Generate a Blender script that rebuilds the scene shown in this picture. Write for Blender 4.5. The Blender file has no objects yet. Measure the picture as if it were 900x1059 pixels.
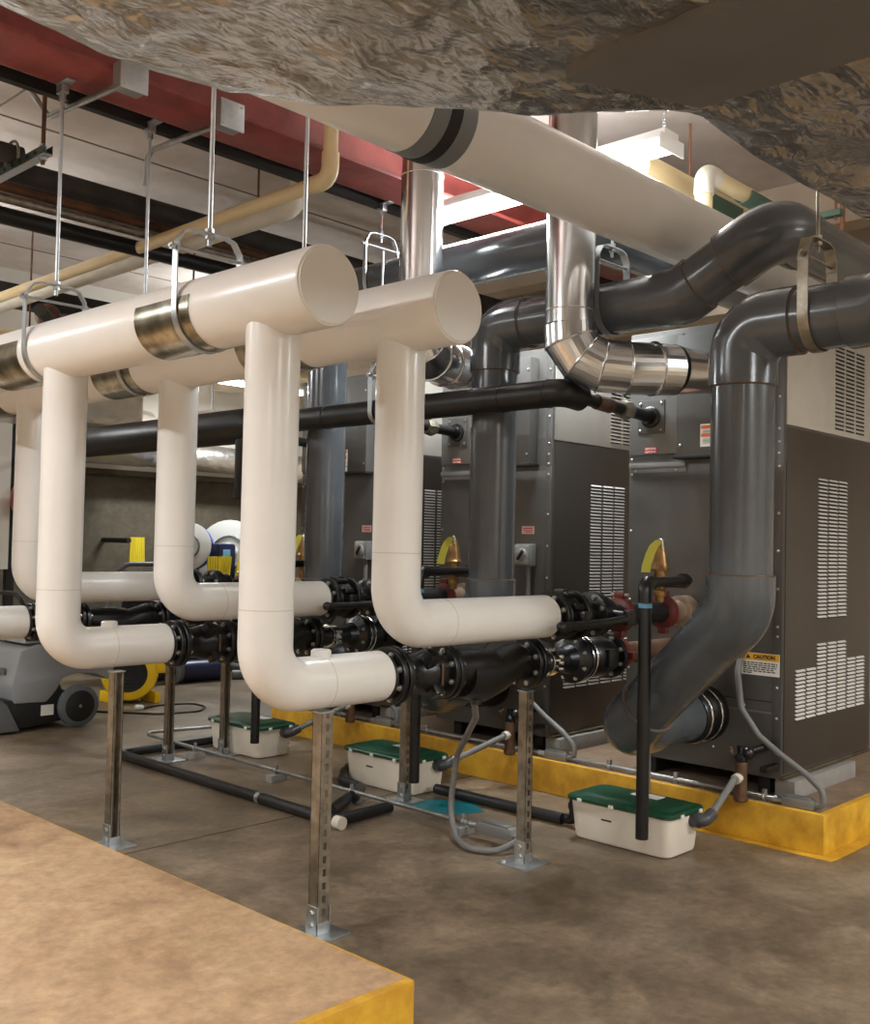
import bpy, bmesh, math, random
from mathutils import Vector, Matrix, noise
random.seed(7)
S = bpy.context.scene
COL = S.collection
PI = math.pi
V = Vector

# ------------------------------------------------------------------ camera
# world: X runs into the boilers, Y runs along the boiler row, Z up
CAM_F = 1064.6
cd = bpy.data.cameras.new('camera'); cam = bpy.data.objects.new('camera', cd); COL.objects.link(cam)
cd.sensor_fit = 'HORIZONTAL'; cd.sensor_width = 36.0; cd.lens = 36.0 * CAM_F / 900.0
cd.clip_start = 0.05; cd.clip_end = 100
_y, _p, _r = math.radians(43.632), math.radians(1.764), math.radians(-1.2314)
_f = V((math.cos(_y)*math.cos(_p), math.sin(_y)*math.cos(_p), math.sin(_p)))
_rt = V((math.sin(_y), -math.cos(_y), 0)); _dn = _f.cross(_rt)
_rt2 = _rt*math.cos(_r) + _dn*math.sin(_r); _dn2 = -_rt*math.sin(_r) + _dn*math.cos(_r)
_m = Matrix((( _rt2.x, -_dn2.x, -_f.x, 0), (_rt2.y, -_dn2.y, -_f.y, 0), (_rt2.z, -_dn2.z, -_f.z, 1.5), (0, 0, 0, 1)))
cam.matrix_world = _m
S.camera = cam

# ------------------------------------------------------------------ world, exposure
S.view_settings.view_transform = 'Standard'; S.view_settings.look = 'None'
S.view_settings.gamma = 1.0; S.view_settings.exposure = 0.18; S.view_settings.use_curve_mapping = False
w = bpy.data.worlds.new('world'); S.world = w; w.use_nodes = True
w.node_tree.nodes['Background'].inputs[0].default_value = (1.0, 0.93, 0.83, 1)
w.node_tree.nodes['Background'].inputs[1].default_value = 0.25
# ceiling strip lights: (x, y, z, axis, watts, warm); the housings are built further down
COOL = (0.90, 0.965, 1.0)
LIGHTS = [  # those between the first pair and the last: unseen, added to light the room
    (4.80, 4.10, 3.60, 'y', 75, COOL),
    (5.20, 3.73, 3.83, 'y', 75, COOL),
    (-0.5, 4.3, 3.50, 'y', 105, COOL),
    (-0.5, 7.2, 3.50, 'y', 95, COOL),
    (2.6, 9.2, 3.40, 'y', 130, COOL),
    (-1.5, -0.8, 3.05, 'y', 165, COOL),
    (1.6, -2.4, 3.05, 'x', 120, COOL),
    (5.6, -1.8, 3.2, 'x', 150, COOL),
    (7.3, 9.9, 3.3, 'x', 85, COOL),
]

# ------------------------------------------------------------------ materials
def lin(c):
    return tuple(((x/255.0)/12.92 if x/255.0 <= 0.04045 else ((x/255.0+0.055)/1.055)**2.4) for x in c) + (1,)
MATS = {}
def mat(name, rgb, rough=0.5, metal=0.0, var=0.0, vscale=6.0, bump=0.0, bscale=40.0, rgb2=None, emit=None, stretch=None, coat=0.0, rvar=0.0):
    m = bpy.data.materials.new(name); m.use_nodes = True
    nt = m.node_tree; b = nt.nodes['Principled BSDF']
    b.inputs['Base Color'].default_value = lin(rgb); b.inputs['Roughness'].default_value = rough; b.inputs['Metallic'].default_value = metal
    if coat: b.inputs['Coat Weight'].default_value = coat; b.inputs['Coat Roughness'].default_value = 0.12
    tc = nt.nodes.new('ShaderNodeTexCoord'); mp = nt.nodes.new('ShaderNodeMapping')
    nt.links.new(tc.outputs['Object'], mp.inputs['Vector'])
    if stretch: mp.inputs['Scale'].default_value = stretch
    if var or rgb2 or rvar:
        n = nt.nodes.new('ShaderNodeTexNoise'); n.inputs['Scale'].default_value = vscale; n.inputs['Detail'].default_value = 6; n.inputs['Roughness'].default_value = 0.6
        nt.links.new(mp.outputs['Vector'], n.inputs['Vector'])
        r = nt.nodes.new('ShaderNodeValToRGB')
        c1 = lin(rgb); c2 = lin(rgb2) if rgb2 else tuple(x*(1-var) for x in c1[:3]) + (1,)
        r.color_ramp.elements[0].position = 0.36; r.color_ramp.elements[1].position = 0.66
        r.color_ramp.elements[0].color = c2; r.color_ramp.elements[1].color = c1
        nt.links.new(n.outputs['Fac'], r.inputs['Fac']); nt.links.new(r.outputs['Color'], b.inputs['Base Color'])
        if rvar:
            mr = nt.nodes.new('ShaderNodeMapRange'); mr.inputs['From Min'].default_value = 0.3; mr.inputs['From Max'].default_value = 0.7
            mr.inputs['To Min'].default_value = max(0.02, rough-rvar); mr.inputs['To Max'].default_value = min(1, rough+rvar)
            nt.links.new(n.outputs['Fac'], mr.inputs['Value']); nt.links.new(mr.outputs['Result'], b.inputs['Roughness'])
    if bump:
        n2 = nt.nodes.new('ShaderNodeTexNoise'); n2.inputs['Scale'].default_value = bscale; n2.inputs['Detail'].default_value = 5
        bp = nt.nodes.new('ShaderNodeBump'); bp.inputs['Strength'].default_value = bump; bp.inputs['Distance'].default_value = 0.01
        nt.links.new(mp.outputs['Vector'], n2.inputs['Vector']); nt.links.new(n2.outputs['Fac'], bp.inputs['Height']); nt.links.new(bp.outputs['Normal'], b.inputs['Normal'])
    if emit:
        b.inputs['Emission Color'].default_value = emit[0] + (1,); b.inputs['Emission Strength'].default_value = emit[1]
    MATS[name] = m
    return m

def mat_floor(name, c1, c2, c3, rough, scale, bump=0.15):
    m = bpy.data.materials.new(name); m.use_nodes = True
    nt = m.node_tree; b = nt.nodes['Principled BSDF']; L = nt.links.new
    tc = nt.nodes.new('ShaderNodeTexCoord')
    n = nt.nodes.new('ShaderNodeTexNoise'); n.inputs['Scale'].default_value = scale; n.inputs['Detail'].default_value = 8; n.inputs['Roughness'].default_value = 0.7; n.inputs['Distortion'].default_value = 0.35
    r = nt.nodes.new('ShaderNodeValToRGB'); e = r.color_ramp.elements
    e[0].position = 0.3; e[0].color = lin(c2); e[1].position = 0.68; e[1].color = lin(c1)
    x = r.color_ramp.elements.new(0.48); x.color = lin(c3)
    L(tc.outputs['Object'], n.inputs['Vector']); L(n.outputs['Fac'], r.inputs['Fac'])
    mu = nt.nodes.new('ShaderNodeTexNoise'); mu.inputs['Scale'].default_value = scale*9; mu.inputs['Detail'].default_value = 6; mu.inputs['Roughness'].default_value = 0.7
    L(tc.outputs['Object'], mu.inputs['Vector'])
    mr = nt.nodes.new('ShaderNodeMapRange'); mr.inputs['From Min'].default_value = 0.3; mr.inputs['From Max'].default_value = 0.7; mr.inputs['To Min'].default_value = 0.72; mr.inputs['To Max'].default_value = 1.15
    L(mu.outputs['Fac'], mr.inputs['Value'])
    mx = nt.nodes.new('ShaderNodeMixRGB'); mx.blend_type = 'MULTIPLY'; mx.inputs[0].default_value = 1.0
    L(r.outputs['Color'], mx.inputs[1]); L(mr.outputs['Result'], mx.inputs[2]); L(mx.outputs['Color'], b.inputs['Base Color'])
    m2 = nt.nodes.new('ShaderNodeMapRange'); m2.inputs['To Min'].default_value = rough-0.12; m2.inputs['To Max'].default_value = rough+0.14
    L(n.outputs['Fac'], m2.inputs['Value']); L(m2.outputs['Result'], b.inputs['Roughness'])
    bp = nt.nodes.new('ShaderNodeBump'); bp.inputs['Strength'].default_value = bump; bp.inputs['Distance'].default_value = 0.01
    L(mu.outputs['Fac'], bp.inputs['Height']); L(bp.outputs['Normal'], b.inputs['Normal'])
    MATS[name] = m
    return m

def mat_foil(name, rgb, rgb2, rough, strength, scale=3.0, metal=0.95):
    m = bpy.data.materials.new(name); m.use_nodes = True
    nt = m.node_tree; b = nt.nodes['Principled BSDF']; L = nt.links.new
    tc = nt.nodes.new('ShaderNodeTexCoord')
    n = nt.nodes.new('ShaderNodeTexNoise'); n.inputs['Scale'].default_value = 2.2; n.inputs['Detail'].default_value = 5
    r = nt.nodes.new('ShaderNodeValToRGB'); r.color_ramp.elements[0].position = 0.38; r.color_ramp.elements[1].position = 0.6
    r.color_ramp.elements[0].color = lin(rgb2); r.color_ramp.elements[1].color = lin(rgb)
    L(tc.outputs['Object'], n.inputs['Vector']); L(n.outputs['Fac'], r.inputs['Fac']); L(r.outputs['Color'], b.inputs['Base Color'])
    b.inputs['Metallic'].default_value = metal; b.inputs['Roughness'].default_value = rough
    wn = nt.nodes.new('ShaderNodeTexNoise'); wn.inputs['Scale'].default_value = 5.0; wn.inputs['Detail'].default_value = 3
    L(tc.outputs['Object'], wn.inputs['Vector'])
    wa = nt.nodes.new('ShaderNodeMixRGB'); wa.blend_type = 'ADD'; wa.inputs[0].default_value = 0.10
    L(tc.outputs['Object'], wa.inputs[1]); L(wn.outputs['Color'], wa.inputs[2])
    prev = None
    for sc, st, rot, ax, dist in ((scale*0.7, 1.0, 0.7, (1, 2.2, 1), 0.045), (scale*2.7, 1.0, -0.3, (1, 2.2, 1), 0.010), (scale*6.5, 0.9, 0.9, (1, 2.0, 1), 0.0042)):
        mp = nt.nodes.new('ShaderNodeMapping'); mp.inputs['Scale'].default_value = ax; mp.inputs['Rotation'].default_value = (0, 0, rot)
        v = nt.nodes.new('ShaderNodeTexVoronoi'); v.feature = 'F1'; v.inputs['Scale'].default_value = sc; v.inputs['Randomness'].default_value = 1.0
        L(wa.outputs['Color'], mp.inputs['Vector']); L(mp.outputs['Vector'], v.inputs['Vector'])
        bp = nt.nodes.new('ShaderNodeBump'); bp.inputs['Strength'].default_value = min(1, strength*st); bp.inputs['Distance'].default_value = dist
        L(v.outputs['Distance'], bp.inputs['Height'])
        if prev: L(prev.outputs['Normal'], bp.inputs['Normal'])
        prev = bp
    L(prev.outputs['Normal'], b.inputs['Normal'])
    MATS[name] = m
    return m

mat_floor('floor', (146, 126, 103), (88, 74, 59), (114, 98, 79), 0.42, 2.4)
mat_floor('plinth', (200, 168, 130), (150, 116, 86), (182, 147, 112), 0.52, 1.9)
mat_floor('pad', (160, 136, 112), (112, 92, 74), (138, 115, 94), 0.6, 2.0)
mat_floor('wallconc', (104, 94, 78), (68, 60, 48), (86, 77, 62), 0.8, 1.2)
mat('yellow', (222, 172, 50), 0.5, 0, rgb2=(186, 134, 34), vscale=7, bump=0.15, bscale=30)
mat('ceiling', (208, 196, 186), 0.85, 0, rgb2=(184, 171, 160), vscale=1.6)
mat('wallbeige', (206, 190, 168), 0.8, 0, var=0.12, vscale=2)
mat('wallwhite', (216, 210, 200), 0.7)
mat('redsteel', (150, 66, 60), 0.5, 0.0, rgb2=(116, 48, 42), vscale=5, bump=0.05)
mat('blacksteel', (26, 23, 21), 0.6)
mat('jacket', (230, 226, 220), 0.32, 0, var=0.05, vscale=3, bump=0.10, bscale=9, coat=0.15)
mat('jacket_seam', (200, 190, 178), 0.5)
mat('jacket_grey', (124, 128, 130), 0.45, 0.3)
mat('saddle', (196, 190, 172), 0.26, 1.0, rgb2=(120, 112, 92), vscale=9, bump=0.03, bscale=5)
mat('galv', (190, 194, 196), 0.36, 0.9, var=0.15, vscale=20)
mat('strut', (172, 164, 150), 0.4, 0.85, rgb2=(132, 124, 110), vscale=14)
mat('flue', (226, 228, 230), 0.2, 1.0, var=0.1, vscale=3, bump=0.05, bscale=4)
mat('pvc', (82, 86, 90), 0.24, 0, rgb2=(70, 74, 78), vscale=2.5, coat=0.3)
mat('glue', (104, 78, 54), 0.4)
mat('black', (20, 19, 19), 0.33, 0.0, rgb2=(13, 12, 12), vscale=12, bump=0.12, bscale=60)
mat('blackpipe', (30, 29, 28), 0.4, 0.2, rgb2=(22, 20, 18), vscale=6, bump=0.06, bscale=40)
mat('blackwrap', (66, 62, 58), 0.75, 0, rgb2=(44, 41, 38), vscale=4, bump=0.2, bscale=20)
mat('bolt', (190, 188, 178), 0.35, 0.9)
mat('chrome', (225, 225, 222), 0.15, 1.0)
mat('redpaint', (112, 38, 30), 0.42, 0, rgb2=(78, 26, 21), vscale=12)
mat('brass', (176, 140, 88), 0.36, 0.75, rgb2=(130, 98, 62), vscale=12)
mat('bronze', (120, 92, 72), 0.45, 0.5, rgb2=(92, 68, 52), vscale=12)
mat('paleb', (160, 138, 116), 0.45, 0.4, rgb2=(124, 104, 86), vscale=10)
mat('tag', (190, 182, 66), 0.55)
mat('boiler', (104, 102, 99), 0.42, 0.5, rgb2=(94, 92, 89), vscale=3, rvar=0.05)
mat('boilerside', (98, 92, 86), 0.36, 0.7, rgb2=(88, 82, 76), vscale=1.5, stretch=(1, 1, 0.4), rvar=0.05)
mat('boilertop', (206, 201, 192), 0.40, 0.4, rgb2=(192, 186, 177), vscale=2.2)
mat('louver_lit', (240, 236, 230), 0.35, 0.35)  # pale colour stands in for ceiling light reflected off the hoods
mat('slot', (20, 18, 17), 0.8)
mat('cornertrim', (128, 127, 124), 0.42, 0.5)
mat('labelwhite', (232, 228, 220), 0.5)
mat('labelred', (196, 36, 34), 0.5)
mat('labelorange', (226, 110, 36), 0.5)
mat('labelpink', (226, 190, 180), 0.5)
mat('labelyellow', (226, 170, 32), 0.5)
mat('ink', (26, 24, 22), 0.6)
mat('block', (150, 146, 140), 0.85, 0, var=0.15, vscale=14, bump=0.3, bscale=60)
mat('binwhite', (226, 216, 200), 0.42, 0, var=0.06, vscale=5)
mat('bingreen', (20, 66, 42), 0.42, 0, bump=0.1, bscale=60)
mat('emt', (178, 180, 178), 0.35, 0.85, rgb2=(146, 147, 144), vscale=10)
mat('flexgrey', (112, 110, 106), 0.5)
mat('conduitbody', (150, 150, 148), 0.45, 0.6)
mat('greyplastic', (62, 62, 64), 0.4)
mat('abs', (28, 27, 28), 0.4, 0, bump=0.05)
mat('bluetape', (96, 150, 180), 0.6)
mat('teal', (22, 120, 130), 0.5)
mat('rust', (112, 72, 44), 0.6, 0.2, rgb2=(70, 46, 32), vscale=9)
mat('copper', (150, 106, 82), 0.45, 0.4)
mat('beigepvc', (222, 200, 156), 0.4, 0, var=0.08, vscale=4)
mat('whitepipe', (214, 208, 194), 0.5, 0, var=0.1, vscale=5)
mat('greenstrut', (84, 112, 98), 0.5, 0.2)
mat('darkgreen', (44, 60, 48), 0.5, 0.2)
mat_foil('foil', (206, 205, 204), (186, 181, 174), 0.26, 0.9, 3.4, 0.95)
mat_foil('foilsilver', (232, 228, 222), (210, 206, 198), 0.3, 0.7, 3.0)
mat('ductpanel', (112, 110, 108), 0.5, 0.2, var=0.12, vscale=4)
mat('lamp', (255, 250, 240), 0.4, emit=((1.0, 0.94, 0.84), 14.0))
mat('lampwhite', (236, 234, 230), 0.4)
mat('chain', (120, 118, 114), 0.4, 0.8)
mat('machgrey', (146, 148, 150), 0.4, 0, var=0.04, vscale=3)
mat('machdark', (96, 97, 98), 0.45)
mat('machblack', (28, 27, 27), 0.5)
mat('tyre', (92, 98, 102), 0.6)
mat('bluepaint', (38, 70, 160), 0.4)
mat('darkblue', (34, 40, 74), 0.35)
mat('paleblue', (120, 180, 230), 0.4)  # plain pale blue for the polisher emblem, not emissive
mat('paleplastic', (206, 204, 198), 0.4)
mat('yellowcord', (230, 206, 40), 0.5)
mat('yellowbody', (236, 190, 24), 0.4, 0, bump=0.03)
mat('redtank', (122, 30, 34), 0.35)
mat('woodboard', (96, 76, 56), 0.7)
mat('joint', (70, 58, 46), 0.9)
mat('seamgrey', (132, 120, 110), 0.9)

# ------------------------------------------------------------------ mesh builder
def frame(d):
    d = d.normalized()
    a = V((0, 0, 1)) if abs(d.z) < 0.9 else V((1, 0, 0))
    u = d.cross(a).normalized(); v = d.cross(u).normalized()
    return u, v
def fillet(pts, R, n=8):
    P = [V(p) for p in pts]; out = [P[0]]
    for i in range(1, len(P)-1):
        a, b, c = P[i-1], P[i], P[i+1]
        d1 = (a-b).normalized(); d2 = (c-b).normalized()
        ang = math.acos(max(-1, min(1, d1.dot(d2))))
        if ang > PI-0.02: out.append(b); continue
        Ri = R[i-1] if isinstance(R, (list, tuple)) else R
        t = Ri/math.tan(ang/2); t = min(t, (a-b).length*0.499, (c-b).length*0.499); Ri = t*math.tan(ang/2)
        bis = (d1+d2).normalized(); cc = b + bis*(Ri/math.sin(ang/2))
        s = b+d1*t-cc; e = b+d2*t-cc; tot = PI-ang
        ax = s.cross(e).normalized()
        for k in range(n+1): out.append(cc + Matrix.Rotation(tot*k/n, 3, ax) @ s)
    out.append(P[-1]); return out
class MB:
    def __init__(s): s.bm = bmesh.new()
    def box(s, a, b, bev=0.0, seg=2):
        a, b = V(a), V(b); bm2 = bmesh.new()
        bmesh.ops.create_cube(bm2, size=1.0)
        c = (a+b)/2; d = b-a
        for v in bm2.verts: v.co = V((c.x+v.co.x*d.x, c.y+v.co.y*d.y, c.z+v.co.z*d.z))
        if bev: bmesh.ops.bevel(bm2, geom=bm2.edges[:], offset=bev, segments=seg, affect='EDGES', profile=0.6)
        s._merge(bm2); return s
    def obox(s, c, size, rot, bev=0.0):
        bm2 = bmesh.new(); bmesh.ops.create_cube(bm2, size=1.0)
        for v in bm2.verts: v.co = V((v.co.x*size[0], v.co.y*size[1], v.co.z*size[2]))
        if bev: bmesh.ops.bevel(bm2, geom=bm2.edges[:], offset=bev, segments=2, affect='EDGES', profile=0.6)
        R = rot.to_3x3()
        for v in bm2.verts: v.co = R @ v.co + V(c)
        s._merge(bm2); return s
    def _merge(s, b2):
        me = bpy.data.meshes.new('t'); b2.to_mesh(me); b2.free(); s.bm.from_mesh(me); bpy.data.meshes.remove(me)
    def ringloop(s, c, u, v, r, seg):
        return [s.bm.verts.new(c + u*(r*math.cos(2*PI*k/seg)) + v*(r*math.sin(2*PI*k/seg))) for k in range(seg)]
    def lathe(s, o, d, prof, seg=28, cap=True):
        o, d = V(o), V(d).normalized(); u, v = frame(d); prev = None; first = None
        for t, r in prof:
            L = s.ringloop(o+d*t, u, v, max(r, 1e-4), seg)
            if prev:
                for k in range(seg): s.bm.faces.new((prev[k], prev[(k+1) % seg], L[(k+1) % seg], L[k]))
            else: first = L
            prev = L
        if cap:
            s.bm.faces.new(first[::-1]); s.bm.faces.new(prev)
        return s
    def cyl(s, a, b, r, r2=None, seg=24):
        a, b = V(a), V(b); return s.lathe(a, b-a, [(0, r), ((b-a).length, r if r2 is None else r2)], seg)
    def tube(s, pts, r, seg=20, R=None, n=8, cap=True):
        P = fillet(pts, R, n) if R else [V(p) for p in pts]
        Q = [P[0]]
        for p in P[1:]:
            if (p-Q[-1]).length > 1e-5: Q.append(p)
        P = Q; prev = None; first = None; u = None
        for i, p in enumerate(P):
            if i == 0: d = P[1]-P[0]; sc = 1
            elif i == len(P)-1: d = P[-1]-P[-2]; sc = 1
            else:
                d1 = (P[i]-P[i-1]).normalized(); d2 = (P[i+1]-P[i]).normalized(); d = d1+d2; sc = 1/max(0.5, math.cos(math.acos(max(-1, min(1, d1.dot(d2))))/2))
            d = d.normalized()
            if u is None: u, v = frame(d)
            else:
                u = (u - d*u.dot(d)).normalized(); v = d.cross(u).normalized()
            rr = r[i] if isinstance(r, list) else r
            # mitre: stretch in the bend plane
            L = []
            if sc > 1.01:
                bp = ((P[i+1]-P[i]).normalized()-(P[i]-P[i-1]).normalized()); bp = (bp - d*bp.dot(d)).normalized()
            for k in range(seg):
                o = u*(rr*math.cos(2*PI*k/seg)) + v*(rr*math.sin(2*PI*k/seg))
                if sc > 1.01: o = o + bp*(o.dot(bp)*(sc-1))
                L.append(s.bm.verts.new(p+o))
            if prev:
                for k in range(seg): s.bm.faces.new((prev[k], prev[(k+1) % seg], L[(k+1) % seg], L[k]))
            else: first = L
            prev = L
        if cap: s.bm.faces.new(first[::-1]); s.bm.faces.new(prev)
        return s
    def torus(s, c, axis, R, r, seg=28, rs=8):
        c, ax = V(c), V(axis).normalized(); u, v = frame(ax); rows = []
        for k in range(seg):
            a = 2*PI*k/seg; dd = u*math.cos(a)+v*math.sin(a)
            rows.append([s.bm.verts.new(c + dd*(R+r*math.cos(2*PI*j/rs)) + ax*(r*math.sin(2*PI*j/rs))) for j in range(rs)])
        for k in range(seg):
            for j in range(rs): s.bm.faces.new((rows[k][j], rows[(k+1) % seg][j], rows[(k+1) % seg][(j+1) % rs], rows[k][(j+1) % rs]))
        return s
    def sphere(s, c, r, sc=(1, 1, 1), seg=20):
        bm2 = bmesh.new(); bmesh.ops.create_uvsphere(bm2, u_segments=seg, v_segments=seg//2+2, radius=r)
        for v in bm2.verts: v.co = V((v.co.x*sc[0], v.co.y*sc[1], v.co.z*sc[2])) + V(c)
        s._merge(bm2); return s
    def prism(s, poly, lo, hi, plane='xz', bev=0.0):
        """polygon (a,b) extruded: plane xz -> along y, xy -> along z, yz -> along x"""
        bm2 = bmesh.new()
        def mk(a, b, t): return {'xz': V((a, t, b)), 'xy': V((a, b, t)), 'yz': V((t, a, b))}[plane]
        A = [bm2.verts.new(mk(a, b, lo)) for a, b in poly]; B = [bm2.verts.new(mk(a, b, hi)) for a, b in poly]
        n = len(poly)
        bm2.faces.new(A); bm2.faces.new(B[::-1])
        for k in range(n): bm2.faces.new((A[k], B[k], B[(k+1) % n], A[(k+1) % n]))
        bmesh.ops.recalc_face_normals(bm2, faces=bm2.faces[:])
        if bev: bmesh.ops.bevel(bm2, geom=bm2.edges[:], offset=bev, segments=2, affect='EDGES', profile=0.6)
        s._merge(bm2); return s
    def strap(s, pts, wdir, w, t):
        """flat bar along a planar path: width w along wdir, thickness t"""
        P = [V(p) for p in pts]; W = V(wdir).normalized()*(w/2); prev = None; first = None
        for i, p in enumerate(P):
            d = (P[min(i+1, len(P)-1)]-P[max(i-1, 0)]).normalized(); nn = W.normalized().cross(d).normalized()*(t/2)
            L = [s.bm.verts.new(p+a) for a in (W+nn, W-nn, -W-nn, -W+nn)]
            if prev:
                for k in range(4): s.bm.faces.new((prev[k], prev[(k+1) % 4], L[(k+1) % 4], L[k]))
            else: first = L
            prev = L
        s.bm.faces.new(first[::-1]); s.bm.faces.new(prev); return s
    def halfshell(s, a, b, r, a0, a1, t=0.003, seg=28):
        """part of a tube between angles (degrees, 0 = +u, measured about the axis with 'down' = -90)"""
        a, b = V(a), V(b); d = (b-a).normalized(); side = d.cross(V((0, 0, 1))).normalized(); up = V((0, 0, 1))
        rows = []
        for p in (a, b):
            for rr in (r, r+t):
                rows.append([s.bm.verts.new(p + side*(rr*math.cos(math.radians(a0+(a1-a0)*k/seg))) + up*(rr*math.sin(math.radians(a0+(a1-a0)*k/seg)))) for k in range(seg+1)])
        ai, ao, bi, bo = rows
        for k in range(seg):
            s.bm.faces.new((ao[k], ao[k+1], bo[k+1], bo[k])); s.bm.faces.new((ai[k], bi[k], bi[k+1], ai[k+1]))
            s.bm.faces.new((ai[k], ai[k+1], ao[k+1], ao[k])); s.bm.faces.new((bi[k], bo[k], bo[k+1], bi[k+1]))
        for k in (0, seg): s.bm.faces.new((ai[k], ao[k], bo[k], bi[k]))
        return s
    def build(s, name, material, parent=None, sharp=35, label=None):
        bm = s.bm
        bmesh.ops.recalc_face_normals(bm, faces=bm.faces[:])
        ca = math.radians(sharp)
        for e in bm.edges:
            if len(e.link_faces) == 2 and e.calc_face_angle(0) > ca: e.smooth = False
        for f in bm.faces: f.smooth = True
        me = bpy.data.meshes.new(name); bm.to_mesh(me); bm.free()
        me.materials.append(MATS[material])
        o = bpy.data.objects.new(name, me); COL.objects.link(o)
        if parent is not None:
            o.parent = parent
            if parent.type == 'EMPTY': o.matrix_parent_inverse = Matrix.Translation(-V(parent.location))
        if label: o['label'] = label
        return o

def thing(name, label, cat, loc, group=None):
    o = bpy.data.objects.new(name, None); COL.objects.link(o); o.location = loc; o.empty_display_size = 0.1
    o['label'] = label; o['category'] = cat
    if group: o['group'] = group
    return o
def tag(o, label, cat, group=None, kind=None):
    o['label'] = label; o['category'] = cat
    if group: o['group'] = group
    if kind: o['kind'] = kind
    return o
def struct(o): o['kind'] = 'structure'; return o
def kids(o): return [c for c in bpy.data.objects if c.parent == o]
def dup(root, off, label, group=None):
    r = root.copy(); COL.objects.link(r); r.location = V(root.location)+V(off); r['label'] = label
    if group: r['group'] = group
    def rec(a, b):
        for c in kids(a):
            d = c.copy(); COL.objects.link(d); d.parent = b; d.matrix_parent_inverse = c.matrix_parent_inverse.copy(); rec(c, d)
    rec(root, r)
    return r
def text_mesh(name, body, size, origin, right, up, material, parent, bold=0.0, align='CENTER'):
    cu = bpy.data.curves.new(name, 'FONT'); cu.body = body; cu.size = size; cu.align_x = align; cu.align_y = 'CENTER'; cu.offset = bold; cu.extrude = 0.0004
    t = bpy.data.objects.new('tmp', cu); COL.objects.link(t)
    dg = bpy.context.evaluated_depsgraph_get(); me = bpy.data.meshes.new_from_object(t.evaluated_get(dg))
    bpy.data.objects.remove(t)
    R = V(right).normalized(); U = V(up).normalized(); N = R.cross(U)
    for v in me.vertices: v.co = V(origin) + R*v.co.x + U*v.co.y + N*v.co.z
    me.name = name; me.materials.clear(); me.materials.append(MATS[material])
    o = bpy.data.objects.new(name, me); COL.objects.link(o); o.parent = parent
    if parent.type == 'EMPTY': o.matrix_parent_inverse = Matrix.Translation(-V(parent.location))
    return o

PITCH = 1.525

# ================================================================== SETTING
struct(MB().box((-4, -4, -0.12), (9.6, 11.6, 0)).build('floor', 'floor'))
struct(MB().box((-4, -4, 4.5), (9.6, 11.6, 4.62)).build('ceiling', 'ceiling'))
ws = MB().box((-4, 11.4, 0), (9.6, 11.55, 2.3)); ow = struct(ws.build('wall_back', 'wallconc'))
MB().box((-4, 11.46, 2.3), (9.6, 11.55, 4.5)).build('upper_wall', 'wallwhite', ow)
MB().box((-4, 11.3, 2.24), (9.6, 11.46, 2.31), 0.01).build('ledge', 'wallconc', ow)
struct(MB().box((9.4, -4, 0), (9.55, 11.4, 4.5)).build('wall_right', 'wallbeige'))
struct(MB().box((-4, -4.1, 0), (9.55, -3.95, 4.5)).build('wall_front', 'wallbeige'))
struct(MB().box((-4.1, -4, 0), (-3.95, 11.5, 4.5)).build('wall_left', 'wallbeige'))
# panel seams on the ceiling
for i, yy in enumerate((5.7, 7.3, 8.9, 10.5)):
    struct(MB().box((-4, yy, 4.494), (9.4, yy+0.018, 4.502)).build('ceiling_seam', 'seamgrey'))
for i, xx in enumerate((3.0, 5.4)):
    struct(MB().box((xx, 4.9, 4.494), (xx+0.015, 11.4, 4.502)).build('ceiling_seam', 'seamgrey'))
# boiler pad
pad = struct(MB().box((5.055, 2.122, 0), (9.39, 6.56, 0.2), 0.009).build('boiler_pad', 'yellow'))
MB().prism([(5.085, 2.155), (9.38, 2.15), (9.38, 6.53), (5.082, 6.53), (5.088, 5.0), (5.078, 3.4)], 0.19, 0.2015, 'xy').build('pad_top', 'pad', pad)
MB().prism([(4.99, 2.06), (5.06, 2.05), (9.3, 2.05), (9.3, 2.13), (5.06, 2.13), (5.058, 3.4), (5.01, 3.4)], 0.0, 0.0015, 'xy').build('yellow_paint', 'yellow', pad)
# foreground plinth
pl = struct(MB().box((-3.9, 2.168, 0), (2.232, 9.5, 0.2), 0.009).build('foreground_plinth', 'yellow'))
MB().prism([(-3.9, 2.196), (0.9, 2.2), (1.6, 2.192), (2.0, 2.202), (2.214, 2.195), (2.222, 3.0), (2.218, 4.2), (2.224, 5.5), (2.22, 9.49), (-3.9, 9.49)], 0.19, 0.2015, 'xy').build('plinth_top', 'plinth', pl)
struct(MB().box((2.232, 4.43, 0.0), (5.05, 4.438, 0.0012)).build('floor_joint', 'joint'))
# red roof beam
bmw = struct(MB().box((-3.9, 4.70, 3.77), (7.6, 4.716, 4.48)).build('roof_beam', 'redsteel'))
MB().box((-3.9, 4.53, 3.745), (7.6, 4.885, 3.772), 0.004).build('bottom_flange', 'redsteel', bmw)
MB().box((-3.9, 4.53, 4.47), (7.6, 4.885, 4.497), 0.004).build('top_flange', 'redsteel', bmw)
struct(MB().box((-3.9, 4.95, 3.715), (7.6, 5.0, 3.775)).build('ceiling_joist', 'blacksteel'))
struct(MB().box((-3.9, 8.0, 3.94), (9.35, 8.05, 4.01)).build('ceiling_joist', 'blacksteel'))
struct(MB().box((-3.9, 9.6, 3.68), (9.35, 9.8, 3.88)).build('ceiling_joist', 'blacksteel'))
struct(MB().box((7.62, -3.9, 3.42), (7.9, 11.3, 3.71)).build('cross_beam', 'wallbeige'))
struct(MB().box((8.0, -3.9, 4.1), (8.25, 11.3, 4.5)).build('ceiling_joist', 'wallbeige'))

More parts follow.
